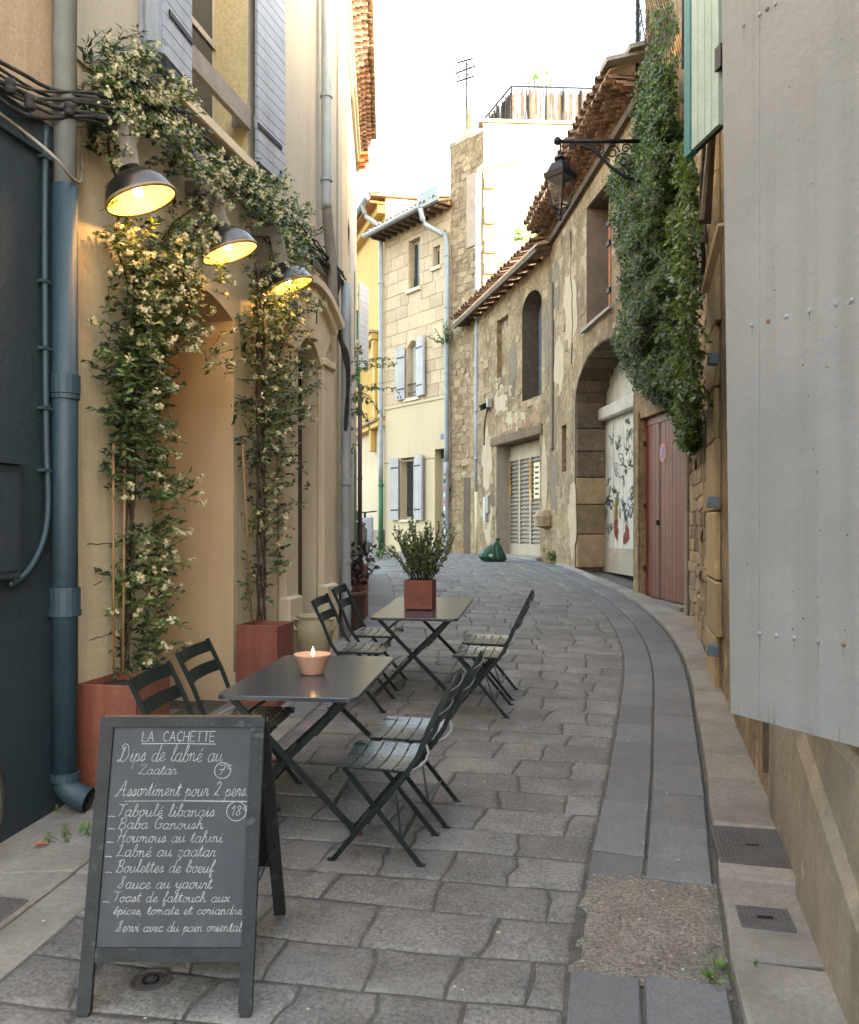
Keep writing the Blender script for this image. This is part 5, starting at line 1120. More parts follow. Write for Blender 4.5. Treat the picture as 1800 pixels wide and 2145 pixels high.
# ---------------------------------------------------------------- folding slatted chair, front towards +x
def chair_parts():
    P = []
    def slat(name, mat, x0, x1, zc, curve, y=.19, th=.007, n=8, back=False):
        m = MB(); pts = []
        for i in range(n+1):
            yy_ = -y+2*y*i/n; c = curve*(1-(yy_/y)**2)
            if back: pts += [(x0-c, yy_, zc[0]), (x1-c, yy_, zc[1]), (x1-c-th, yy_, zc[1]), (x0-c-th, yy_, zc[0])]
            else: pts += [(x0, yy_, zc-c), (x1, yy_, zc-c), (x1, yy_, zc-c-th), (x0, yy_, zc-c-th)]
        fs = [(i*4+k, i*4+(k+1) % 4, (i+1)*4+(k+1) % 4, (i+1)*4+k) for i in range(n) for k in range(4)]+[(0, 3, 2, 1), (n*4, n*4+1, n*4+2, n*4+3)]
        m.add(pts, fs); P.append((name, m.mesh(name, mat)))
    for i in range(5): slat('seat_slat', mSLAT, -.150+i*.069, -.150+i*.069+.060, .452, .016, .188)
    slat('back_slat', mCHAIR, -.262, -.290, (.655, .715), .03, .20, back=True); slat('back_slat', mCHAIR, -.312, -.338, (.765, .825), .03, .20, back=True)
    for s in (-1, 1):
        m = MB(); path = [(.205, 0), (.03, .215), (-.150, .438), (-.205, .52), (-.255, .65), (-.345, .835)]
        for (x0, z0_), (x1, z1_) in zip(path[:-1], path[1:]): m.bar((x0, s*.195, z0_), (x1, s*.195, z1_), .009, .024, (0, 0, 1))
        m.box(.185, .225, s*.195-.012, s*.195+.012, 0, .012); P.append(('back_upright', m.mesh('back_upright', mCHAIR)))
        m = MB(); m.bar((-.215, s*.170, 0), (.150, s*.170, .438), .009, .022); m.box(-.235, -.195, s*.17-.012, s*.17+.012, 0, .012); P.append(('leg', m.mesh('leg', mCHAIR)))
        m = MB(); m.bar((-.165, s*.150, .432), (.195, s*.150, .440), .016, .016); P.append(('seat_rail', m.mesh('seat_rail', mCHAIR)))
    m = MB(); m.bar((-.12, -.17, .115), (-.12, .17, .115), .016, .007); P.append(('stretcher', m.mesh('stretcher', mCHAIR)))
    m = MB(); m.bar((.128, -.195, .095), (.128, .195, .095), .016, .007); P.append(('stretcher', m.mesh('stretcher', mCHAIR)))
    m = MB(); m.bar((-.01, -.17, .247), (-.12, .17, .118), .012, .006); P.append(('diagonal_brace', m.mesh('diagonal_brace', mCHAIR)))
    m = MB(); m.tube([(-.165, -.195, .445), (-.195, -.1, .44), (-.203, 0, .438), (-.195, .1, .44), (-.165, .195, .445)], .007, 6); P.append(('rear_seat_bar', m.mesh('rear_seat_bar', M('worn pale rail', (.33, .36, .35), rough=.4))))
    return P
CP = chair_parts()
def chair(x, y, phi, label):
    t = thing('bistro_chair', label, 'chair', group='folding bistro chairs'); t.matrix_world = ground_mat(x, y, phi)
    for n_, me in CP: link(n_, me, t)
    return t
chair(-.215, 4.035, R(168.5), 'dark green slatted bistro chair, street side of candle table, nearer the menu board')
chair(-.09, 4.455, R(168.5), 'dark green slatted bistro chair, street side of candle table, farther from the menu board')
chair(-1.035, 4.10, R(-9), 'dark green slatted bistro chair, wall side of candle table, in front of the big planter')
chair(-.99, 4.69, R(-9), 'dark green slatted bistro chair, wall side of candle table, in front of the entrance')
chair(.39, 6.36, R(169), 'dark green slatted bistro chair, street side of potted shrub table, end towards the candle table')
chair(.48, 6.83, R(169), 'dark green slatted bistro chair, street side of potted shrub table, uphill end')
chair(-.52, 6.52, R(-9), 'dark green slatted bistro chair, wall side of potted shrub table, end towards the candle table')
chair(-.44, 7.15, R(-9), 'dark green slatted bistro chair, wall side of potted shrub table, beside the brown pot')
# ---------------------------------------------------------------- folding tables
def table(cx, cy, heading, wd, ln, z0, tilt, label):
    h = R(heading); t = thing('folding_table', label, 'table', group='rectangular folding tables')
    a = Vector((math.sin(h), math.cos(h), tilt)).normalized(); r = Vector((math.cos(h), -math.sin(h), 0)); u = r.cross(a)
    Mx = Matrix.Translation((cx, cy, z0)) @ Matrix((r, a, u)).transposed().to_4x4(); t.matrix_world = Mx; inv = Mx.inverted()
    ring = []; rc_ = .05; hw, hl = wd/2, ln/2
    for sx, sy, a0_ in ((1, 1, 0), (-1, 1, 90), (-1, -1, 180), (1, -1, 270)):
        for i in range(6): q = R(a0_+90*i/5); ring.append((sx*(hw-rc_)+rc_*math.cos(q), sy*(hl-rc_)+rc_*math.sin(q)))
    n = len(ring); m = MB(); m.add([(x*.994, y*.996, 0) for x, y in ring]+[(x, y, -.004) for x, y in ring]+[(x, y, -.022) for x, y in ring]+[(x*.97, y*.98, -.022) for x, y in ring]+[(x*.97, y*.98, -.006) for x, y in ring],
        [tuple(range(n))]+[(k*n+i, (k+1)*n+i, (k+1)*n+(i+1) % n, k*n+(i+1) % n) for k in range(4) for i in range(n)]+[tuple(range(5*n-1, 4*n-1, -1))])
    m.build('tabletop', mTAB, t)
    def foot(x, y):
        w_ = Mx @ Vector((x, y, 0)); w_.z = gz(w_.x, w_.y)+.004
        return inv @ w_
    for s, off in ((-1, hl-.06), (1, hl-.20)):
        fp = []
        for e in (-1, 1):
            tp = Vector((s*(hw-.06), e*off, -.024)); ft = foot(-s*(hw+.0), e*off); fp.append((tp, ft)); m = MB(); m.bar(tp, ft, .012, .030, (0, 0, 1)); m.build('leg', mCHAIR, t)
            MB().box(ft.x-.02, ft.x+.02, ft.y-.012, ft.y+.012, ft.z-.004, ft.z+.014).build('rubber_foot', M('reddish rubber foot', (.12, .04, .03), rough=.8), t)
        for f in (.12, .80): MB().bar(fp[0][0].lerp(fp[0][1], f), fp[1][0].lerp(fp[1][1], f), .020, .008).build('crossbar', mCHAIR, t)
    MB().tube([Vector((hw-.12, -.35, -.10)), Vector((.05, -.20, -.30)), Vector((-.02, .1, -.36))], .006, 6).build('stay', mCHAIR, t)
    for e in (-1, 1): MB().bar((-hw+.05, e*(hl-.12), -.026), (hw-.05, e*(hl-.12), -.026), .03, .012).build('rail', mCHAIR, t)
    return Mx
T1 = table(-.645, 4.75, 6.5, .715, 1.24, .79, .012, 'dark steel folding table holding the pink candle bowl')
T2 = table(-.035, 7.12, 9.5, .70, 1.16, .945, .062, 'dark steel folding table holding the potted shrub')
# bowl and candle
p = at(655, 1411, 4.74); p.z = (T1 @ (T1.inverted() @ p).xy.to_3d()).z+.001
t = thing('candle_bowl', 'flared terracotta pink bowl on the table beside the menu board', 'bowl', p)
MB().lathe([(.002, 0), (.060, 0), (.064, .006), (.082, .06), (.098, .095), (.106, .108), (.104, .114), (.097, .108), (.080, .075), (.072, .060), (.002, .058)], 40).build('shell', mBOWL, t, True)
c = thing('candle', 'small lit candle inside the pink bowl', 'candle', p+Vector((.004, -.01, .062)))
MB().lathe([(.002, 0), (.034, 0), (.034, .030), (.028, .033), (.002, .031)], 20).build('wax', mWAX, c, True); MB().tube([(0, 0, .03), (0, 0, .046)], .0015, 5).build('wick', mBLACK, c)
MB().lathe([(.001, .038), (.008, .046), (.0105, .056), (.008, .070), (.003, .085), (.0003, .094)], 12).build('flame', mFLAME, c, True)
L = bpy.data.lights.new('candle_light', 'POINT'); L.energy = .03; L.color = (1, .5, .15); L.shadow_soft_size = .01; lo = bpy.data.objects.new('candle_light', L); COL.objects.link(lo); lo.parent = c; lo.location = (0, 0, .075)
# ---------------------------------------------------------------- planters
def box_planter(name, label, x, y, rz, wd, h, z=None, soil=.03, taper=.0, up=None):
    t = thing(name, label, 'planter', (x, y, gz(x, y)+.002 if z is None else z), rz)
    m = MB(); o, i_ = wd/2, wd/2-.012; q = taper
    def ring(r, z_): return [(-r, -r, z_), (r, -r, z_), (r, r, z_), (-r, r, z_)]
    m.add(ring(o-q, 0)+ring(o, h-.004)+ring(o-.003, h)+ring(i_, h)+ring(i_, h-.12), [(3, 2, 1, 0)]+[(k*4+j, k*4+(j+1) % 4, (k+1)*4+(j+1) % 4, (k+1)*4+j) for k in range(4) for j in range(4)])
    m.build('box', mTERR, t); s = MB(); n = 6
    s.add([(-i_+2*i_*a/n, -i_+2*i_*b/n, h-soil-.01+random.uniform(-.008, .008)) for b in range(n+1) for a in range(n+1)], [(b*(n+1)+a, b*(n+1)+a+1, (b+1)*(n+1)+a+1, (b+1)*(n+1)+a) for b in range(n) for a in range(n)]); s.build('soil', mSOIL, t)
    return t
RZ = F1.rot-math.pi/2
def on_f1(u, d_, v=1300): a, _ = F1.hit(u, v, d_); return a
aP1 = on_f1(262, .22); q = F1.W(aP1, .22, 0); box_planter('terracotta_planter', 'tall square rust-red planter by the corner downpipe, flowering jasmine in it', q.x, q.y, RZ, .36, .62)
aP2 = on_f1(556, .27); q2 = F1.W(aP2, .27, 0); box_planter('terracotta_planter', 'tall square rust-red planter before the stone door surround, jasmine in it', q2.x, q2.y, RZ, .34, .62)
q3 = Vector((-.955, 10.45)); box_planter('terracotta_planter', 'faded rust-red planter with canes against the pale house', q3.x, q3.y, R(-3), .34, .66)
xp, yp = -.895, 9.62; t = thing('brown_pot', 'dark brown flared pot beside the grey downpipe', 'pot', (xp, yp, gz(xp, yp)))
MB().lathe([(.002, 0), (.125, 0), (.13, .01), (.165, .38), (.185, .39), (.187, .44), (.172, .445), (.155, .39), (.15, .36), (.002, .36)], 28).build('body', mPOTD, t, True); MB().lathe([(.002, .37), (.15, .365)], 20).build('soil', mSOIL, t)
aJ = on_f1(660, .30); qj = F1.W(aJ, .30, 0); t = thing('olive_jar', 'sand coloured glazed oil jar with lug handle, on the door step', 'jar', (qj.x, qj.y, F1.gz(d0)+.102))
MB().lathe([(.002, 0), (.105, 0), (.112, .01), (.15, .12), (.168, .24), (.165, .31), (.148, .36), (.15, .375), (.163, .385), (.163, .40), (.145, .402), (.14, .37), (.15, .30), (.13, .1), (.002, .05)], 32).build('body', mJAR, t, True)
for s in (-1, 1): MB().tube(crom([(s*.14, -.05, .36), (s*.185, -.06, .37), (s*.195, -.06, .33), (s*.17, -.06, .28), (s*.15, -.05, .27)], 5), .014, 8).build('handle', mJAR, t, True)
pt_ = at(881, 1276, 7.05); lc = T2.inverted() @ pt_; wz_ = T2 @ Vector((lc.x, lc.y, .001))
t5 = box_planter('table_planter', 'small cube rust-red planter standing on the uphill table', wz_.x, wz_.y, R(-9), .235, .24, wz_.z); 
# ---------------------------------------------------------------- chalk menu board
t = thing('menu_board', 'black framed A-board with handwritten chalk menu on the paving', 'menu board', (-.878, 2.77, 0.0))
lean = math.atan2(.215, .925); ax_u = Vector((0, math.sin(lean), math.cos(lean))); nrm = Vector((0, -math.cos(lean), math.sin(lean)))
HW, LEN, ST = .290, .955, .045
def bp(x, s, d_=0): return Vector((x, 0, .012))+ax_u*s+nrm*d_
def bbox(name, mat, x0, x1, s0, s1, d0_, d1_, par):
    m = MB(); m.hexa([bp(x0, s0, d0_), bp(x1, s0, d0_), bp(x1, s0, d1_), bp(x0, s0, d1_), bp(x0, s1, d0_), bp(x1, s1, d0_), bp(x1, s1, d1_), bp(x0, s1, d1_)]); return m.build(name, mat, par)
for x in (-HW, HW-ST): bbox('stile', mBFR, x, x+ST, 0, LEN-.035, -.012, .012, t); bbox('foot_pad', mRUBBER, x+.005, x+ST-.005, -.012, 0, -.01, .01, t)
bbox('top_rail', mBFR, -HW-.002, HW+.002, LEN-.034, LEN, -.013, .015, t); bbox('bottom_rail', mBFR, -HW+ST+.001, HW-ST-.001, .155, .198, -.011, .010, t); bbox('top_cap', mWOOD, -HW+.01, HW-.01, LEN, LEN+.008, -.03, .008, t)
panel = bbox('chalk_panel', mBOARD, -HW+ST+.001, HW-ST-.001, .199, LEN-.035, -.004, .002, t)
bl = -.70; # back frame
def bq(x, s): # s from top
    return Vector((x, .235+.04, .012+LEN*math.cos(lean)-.02))+Vector((0, math.sin(lean+.17), -math.cos(lean+.17)))*s
fb_g = gz(0, 3.40)
for x in (-HW, HW-ST): 
    L2 = (bq(0, 0).z-(fb_g))/math.cos(lean+.17)
    m = MB(); a_, b_ = bq(x+ST/2, 0), bq(x+ST/2, L2-.004); m.bar(a_, b_, ST, .024, (0, 0, 1)); m.build('back_stile', mBFR, t)
m = MB(); a_, b_ = bq(0, .03), bq(0, .70); m.bar(a_, b_, 2*(HW-ST)+.01, .008, (0, 0, 1)); m.build('back_panel', mBLACK, t)
m = MB(); m.bar(bq(-HW+ST, .02), bq(HW-ST, .02), .04, .02); m.build('back_rail', mBFR, t)
for x in (-HW+.012, HW-.012): MB().bar(bp(x, .38, -.02), bq(x, .58), .004, .004).build('chain', mBLACK, t)
G = {
 'a': (.56, [[(.42, .40), (.27, .5), (.08, .38), (.04, .14), (.17, 0), (.35, .12), (.43, .48)], [(.43, .48), (.39, .12), (.46, 0), (.6, .12)]]),
 'b': (.50, [[(0, .08), (.2, .6), (.25, .92), (.16, 1), (.11, .75), (.1, .15), (.22, 0), (.38, .1), (.38, .36), (.27, .44), (.5, .42)]]),
 'c': (.45, [[(.38, .38), (.27, .5), (.1, .38), (.06, .14), (.2, 0), (.46, .12)]]),
 'd': (.58, [[(.42, .40), (.27, .5), (.08, .38), (.04, .14), (.17, 0), (.35, .12), (.44, .6), (.48, 1)], [(.48, 1), (.42, .12), (.5, 0), (.62, .12)]]),
 'e': (.44, [[(0, .12), (.26, .24), (.33, .42), (.2, .5), (.08, .32), (.1, .08), (.24, 0), (.46, .12)]]),
 'f': (.38, [[(0, .1), (.22, .6), (.3, .92), (.22, 1), (.15, .7), (.12, -.28), (.19, -.4), (.25, -.2), (.16, .04), (.4, .12)]]),
 'g': (.5, [[(.42, .4), (.27, .5), (.08, .38), (.04, .14), (.17, .02), (.36, .14), (.43, .48)], [(.43, .48), (.38, -.25), (.24, -.4), (.14, -.25), (.5, .12)]]),
 'h': (.54, [[(0, .1), (.2, .62), (.23, .95), (.14, .97), (.09, .5), (.07, 0)], [(.07, .2), (.2, .46), (.32, .42), (.33, .1), (.41, 0), (.56, .12)]]),
 'i': (.30, [[(0, .1), (.13, .48), (.11, .1), (.18, 0), (.32, .12)], [(.15, .66), (.17, .70)]]),
 'l': (.32, [[(0, .1), (.2, .6), (.23, .95), (.14, .97), (.1, .25), (.18, 0), (.34, .12)]]),
 'm': (.76, [[(0, .36), (.07, .48), (.09, 0)], [(.09, .28), (.22, .48), (.31, .4), (.31, 0)], [(.31, .28), (.45, .48), (.54, .4), (.55, .1), (.62, 0), (.78, .12)]]),
 'n': (.54, [[(0, .36), (.07, .48), (.09, 0)], [(.09, .28), (.22, .48), (.32, .4), (.33, .1), (.4, 0), (.56, .12)]]),
 'o': (.48, [[(.28, .48), (.1, .42), (.04, .18), (.16, 0), (.32, .08), (.36, .34), (.26, .48), (.5, .42)]]),
 'p': (.5, [[(0, .2), (.12, .5), (.08, 0), (.05, -.4)], [(.1, .3), (.25, .48), (.36, .36), (.32, .08), (.18, .02), (.5, .1)]]),
 'r': (.42, [[(0, .1), (.1, .5), (.14, .44), (.28, .44), (.26, .12), (.32, 0), (.44, .12)]]),
 's': (.40, [[(0, .08), (.2, .5), (.28, .25), (.24, .03), (.08, .03), (.42, .12)]]),
 't': (.36, [[(0, .1), (.18, .85), (.14, .15), (.2, 0), (.38, .12)], [(.02, .58), (.32, .62)]]),
 'u': (.56, [[(0, .2), (.09, .48), (.08, .12), (.18, 0), (.34, .16), (.4, .48)], [(.4, .48), (.38, .1), (.45, 0), (.58, .12)]]),
 'v': (.48, [[(0, .3), (.08, .48), (.12, .1), (.22, 0), (.36, .3), (.34, .46), (.5, .42)]]),
 'x': (.48, [[(0, .36), (.1, .48), (.3, .02), (.46, .12)], [(.38, .48), (.04, 0)]]),
 'y': (.54, [[(0, .2), (.09, .48), (.08, .16), (.18, .06), (.34, .2), (.4, .48)], [(.4, .48), (.34, -.25), (.2, -.4), (.12, -.22), (.54, .12)]]),
 'z': (.44, [[(0, .4), (.12, .5), (.34, .46), (.06, .04), (.2, .02), (.3, -.2), (.2, -.3), (.44, .1)]]),
 'é': (.44, [[(0, .12), (.26, .24), (.33, .42), (.2, .5), (.08, .32), (.1, .08), (.24, 0), (.46, .12)], [(.2, .62), (.32, .8)]]),
 'L': (.6, [[(.08, .8), (.22, 1), (.26, .8), (.1, .1), (.02, .02), (.3, .06), (.56, .02)]]),
 'D': (.9, [[(.3, .9), (.22, .1), (.0, .02), (.1, .1), (.5, .0), (.72, .4), (.5, .95), (.2, 1.05), (.12, .85), (.3, .7), (.38, .85)]]),
 'Z': (.7, [[(.1, .8), (.3, 1), (.5, .85), (.3, .5), (.05, .05), (.25, .1), (.5, 0), (.7, .1)]]),
 'A': (.9, [[(-.1, -.05), (.1, .1), (.5, 1.05), (.54, .4), (.6, 0), (.8, .1)], [(.18, .4), (.7, .45)]]),
 'T': (.5, [[(-.1, 1), (.1, .93), (.5, 1)], [(.24, .96), (.18, .3), (.08, .02)]]),
 'B': (.66, [[(.2, .95), (.12, .3), (.05, 0)], [(.05, .8), (.25, 1.02), (.5, .9), (.42, .6), (.22, .52), (.5, .4), (.52, .1), (.26, 0), (.08, .08)]]),
 'H': (.74, [[(.05, .9), (.18, 1), (.15, .4), (.06, 0)], [(.58, 1), (.48, .4), (.5, 0), (.7, .1)], [(0, .5), (.6, .52)]]),
 'G': (.66, [[(.5, .85), (.34, 1), (.1, .75), (.08, .25), (.26, .02), (.48, .12), (.5, .45)], [(.34, .42), (.62, .46)]]),
 'S': (.62, [[(0, .05), (.3, .6), (.42, .95), (.3, 1), (.2, .8), (.36, .4), (.3, .06), (.08, .06)]]),
 '2': (.55, [[(.1, .75), (.25, .98), (.42, .8), (.3, .4), (.08, .05), (.2, .1), (.5, 0)]]),
 '1': (.34, [[(.02, .7), (.2, 1), (.18, 0)]]), '7': (.5, [[(.05, .95), (.42, .98), (.2, 0)], [(.12, .5), (.4, .52)]]),
 '8': (.5, [[(.38, .85), (.22, 1), (.1, .8), (.36, .3), (.24, 0), (.08, .2), (.38, .85)]]),
 '€': (.42, [[(.34, .95), (.18, 1), (.08, .78), (.16, .58), (.34, .62)]]), ',': (.2, [[(.1, .06), (.02, -.2)]]), '.': (.2, [[(.06, .0), (.09, .03)]]), '-': (.5, [[(0, .05), (.34, .05)]]), ' ': (.42, [])}
CAPS = {'L': (.5, [[(0, 1), (0, 0), (.38, 0)]]), 'A': (.62, [[(0, 0), (.24, 1), (.48, 0)], [(.1, .36), (.4, .36)]]), 'C': (.6, [[(.46, .85), (.28, 1), (.05, .75), (.05, .25), (.26, 0), (.48, .14)]]), 'H': (.58, [[(0, 1), (0, 0)], [(.42, 1), (.42, 0)], [(0, .5), (.42, .5)]]), 'E': (.52, [[(.4, 1), (0, 1), (0, 0), (.4, 0)], [(0, .52), (.3, .52)]]), 'T': (.6, [[(0, 1), (.52, 1)], [(.26, 1), (.26, 0)]]), ' ': (.7, [])}
WX = HW-ST
def write(text, x, s, h, width=None, font=G, slant=.22, wd=.00105, smooth=True, name='chalk_line'):
    total = sum(font.get(ch, (.5, []))[0] for ch in text); kx_ = (width/total if width else h); m = MB(); cx_ = x
    rw = random.Random(hash(text) % 999 if False else len(text)*7)
    for ch in text:
        w_, strokes = font.get(ch, (.5, []))
        for st in strokes:
            j = rw.uniform(-.03, .03)
            pl = crom([(p[0], p[1]+j, 0) for p in st], 4) if smooth and len(st) > 2 else [Vector((p[0], p[1], 0)) for p in st]
            pl = [Vector((cx_+p.x*kx_+slant*p.y*h, s+p.y*h, 0)) for p in pl]
            ribbon(m, pl, wd*rw.uniform(.8, 1.25))
        cx_ += w_*kx_
    return m.build(name, mCHALK, panel)
def ribbon(m, pl, wd):
    for p, q in zip(pl[:-1], pl[1:]):
        d_ = q-p
        if d_.length < 1e-6: continue
        d_.normalize(); wd_ = wd*random.uniform(.62, 1.2); nn = Vector((-d_.y, d_.x, 0))*wd_; e = d_*wd*.5; c_ = [p-nn-e, p+nn-e, q+nn+e, q-nn+e]
        m.add([bp(v.x, v.y, .0031) for v in c_], [(0, 3, 2, 1)])
def circle(x, s, rx, rs):
    m = MB(); ribbon(m, [Vector((x+rx*math.cos(R(i*12)), s+rs*math.sin(R(i*12)), 0)) for i in range(31)], .0013); m.build('chalk_circle', mCHALK, panel)
def rule(x0, x1, s):
    m = MB(); ribbon(m, [Vector((x0, s, 0)), Vector(((x0+x1)/2, s+.001, 0)), Vector((x1, s-.001, 0))], .0014); m.build('chalk_rule', mCHALK, panel)
def vs_(v):   # photo row -> height along the board
    lo, hi = 0., 1.
    for _ in range(30):
        m_ = (lo+hi)/2; P_ = Vector((-.878, 2.77, 0))+bp(0, m_); vv = HZ-(P_.z-CH)/P_.y*F
        if vv > v: lo = m_
        else: hi = m_
    return lo
def us_(u, v): s_ = vs_(v); P_ = Vector((0, 2.77, 0))+bp(0, s_); return (u-CX)/F*P_.y+.878
def line(text, u0, u1, vbase, vtop, **k): s_ = vs_(vbase); write(text, us_(u0, vbase), s_, (vs_(vtop)-s_), us_(u1, vbase)-us_(u0, vbase), **k)
line('LA CACHETTE', 298, 452, 1553, 1532, font=CAPS, slant=.08, smooth=False); rule(us_(298, 1558), us_(452, 1558), vs_(1558))
line('Dips de labné au', 246, 466, 1595, 1560); line('Zaatar', 290, 370, 1622, 1600); line('7€', 455, 485, 1622, 1602); circle(us_(467, 1614), vs_(1614), .028, .027)
line('Assortiment pour 2 pers.', 244, 520, 1667, 1637); rule(us_(262, 1678), us_(518, 1678), vs_(1678))
line('Taboulé libanais', 247, 450, 1710, 1684); line('18€', 483, 517, 1708, 1688); circle(us_(496, 1699), vs_(1699), .034, .032)
line('Baba Ganoush', 247, 426, 1736, 1712); line('Houmous au tahini', 245, 466, 1764, 1739); line('Labné au zaatar', 244, 452, 1794, 1768); line('Boulettes de boeuf', 243, 448, 1827, 1801)
line('Sauce au yaourt', 246, 444, 1861, 1836); line('Toast de fattouch aux', 238, 482, 1889, 1867); line('épices, tomate et coriandre', 237, 507, 1915, 1895); line('Servi avec du pain oriental', 243, 506, 1951, 1929)
for v, u in ((1710, 229), (1736, 228), (1764, 225), (1794, 222), (1827, 222), (1889, 216)): rule(us_(u, v), us_(u+13, v), vs_(v))
# ---------------------------------------------------------------- odds and ends
b = ground_hit(1033, 1176); t = thing('rubbish_bag', 'crumpled green plastic bag on the road by the barn door', 'bag', b)
bm = bmesh.new(); bmesh.ops.create_icosphere(bm, subdivisions=5, radius=.24)
for v in bm.verts:
    p = v.co; h = max(0, p.z)/.24; k = 1+.22*mn.noise(p*5)-.20*abs(mn.noise(Vector((p.x*9, p.y*9, p.z*4))))-.10*abs(mn.noise(p*17))
    pin = 1-.62*h**1.6; x = p.x*1.25*k*pin+.10*h*h; y = p.y*.85*k*pin; z = (p.z*(1.25 if p.z > 0 else .55)*(.9+.2*k))+.10
    v.co = (x, y, max(.001, z))
me = bpy.data.meshes.new('sack'); bm.to_mesh(me); bm.free(); me.materials.append(mBAG); me.polygons.foreach_set('use_smooth', [True]*len(me.polygons)); link('sack', me, t)
MB().lathe([(.03, 0), (.02, .05), (.06, .12), (.045, .13)], 8, (.10, 0, .36)).build('tied_neck', mBAG, t); MB().bar((-.10, -.165, .13), (-.02, -.172, .13), .012, .05).build('bag_print', mSIGNW, t)
# scooter far behind the plants
s0 = Vector((-1.62, 19.5, gz(0, 19.5))); t = thing('parked_scooter', 'black and white scooter with red tail light parked beyond the brown pot', 'scooter', s0, R(80))
for x in (-.55, .55): w_ = MB().tube([(x+.2*math.cos(R(15*i)), 0, .24+.2*math.sin(R(15*i))) for i in range(25)], .05, 8, cap=False).build('wheel', mRUBBER, t, True); MB().lathe([(.002, -.03), (.15, -.03), (.15, .03), (.002, .03)], 16, (x, 0, .24), Vector((0, 1, 0))).build('rim', mZINC, w_)
MB().cbox(-.75, .1, -.16, .16, .35, .72, .06).build('rear_body', mSCB, t); MB().cbox(-.7, .1, -.13, .13, .72, .82, .04).build('seat', mSCB, t); MB().cbox(.42, .52, -.2, .2, .3, .95, .03).build('leg_shield', mSCW, t)
MB().cbox(-.1, .45, -.14, .14, .26, .32, .02).build('footboard', mSCB, t); MB().tube([(.5, 0, .3), (.44, 0, 1.05)], .03, 8).build('steering_column', mSCB, t); MB().tube([(.4, -.3, 1.08), (.44, 0, 1.05), (.4, .3, 1.08)], .018, 6).build('handlebar', mSCB, t)
MB().cbox(-.80, -.74, -.08, .08, .58, .68, .015).build('tail_light', M('red tail light', (.5, .02, .02), rough=.3), t); MB().cbox(-.86, -.6, -.15, .15, .84, 1.08, .04).build('top_box', mSCB, t); MB().cbox(-.80, -.765, -.09, .09, .40, .52, .01).build('number_plate', mSIGNW, t)
# ================================================================ PLANTS
rv = random.Random(21)
def rdir(out, spread=1.0):
    v = Vector((rv.gauss(0, 1), rv.gauss(0, 1), rv.gauss(0, 1)))*spread+out
    return v.normalized() if v.length > 1e-5 else Vector((0, 0, 1))
def leaf(m, p, d, nrm, ln, wd, fold=.25):
    d = d.normalized(); s = d.cross(nrm)
    if s.length < 1e-3: s = d.cross(Vector((.3, .5, .8)))
    s.normalize(); u = s.cross(d)
    a, b = p+d*ln*.45, p+d*ln
    m.add([p, a+s*wd+u*wd*fold, b-u*ln*.08, a-s*wd+u*wd*fold, a], [(0, 4, 1), (4, 2, 1), (0, 3, 4), (4, 3, 2)])
def flower(m, p, d, r):
    s = d.cross(Vector((.2, .3, .9))).normalized(); u = s.cross(d); q0 = rv.random()*6
    for k in range(5):
        q = q0+k*1.2566; e = s*math.cos(q)+u*math.sin(q); f = s*math.cos(q+.5)+u*math.sin(q+.5); g = s*math.cos(q-.35)+u*math.sin(q-.35)
        m.add([p, p+f*r*.62+d*r*.12, p+e*r+d*r*.1, p+g*r*.55+d*r*.12], [(0, 1, 2, 3)])
def sprig(mL, mF, mS, p, out, n, ll, fl, bend=.3, sl=.12):
    d = rdir(out, .7); q = p.copy(); pts = [p.copy()]
    for i in range(n):
        d = (d+Vector((rv.uniform(-.3, .3), rv.uniform(-.3, .3), rv.uniform(-.35, .25)))*bend).normalized(); q = q+d*(sl/n); pts.append(q.copy())
        for s in (-1, 1):
            e = rdir(d*.6+d.cross(Vector((0, 0, 1)))*s*1.1, .35); L_ = ll*rv.uniform(.65, 1.2); leaf(mL, q, e, rdir(out+Vector((0, 0, .6)), .35), L_, L_*.24)
    if mS is not None: mS.tube(pts, .0022, 3, cap=False)
    if fl and rv.random() < fl:
        c = q+out*.02
        for k in range(rv.randrange(8, 15)): flower(mF, c+rdir(Vector((0, 0, 0)), 1)*rv.uniform(.006, .030), rdir(out+Vector((0, -.3, .1)), .6), rv.uniform(.009, .0135))
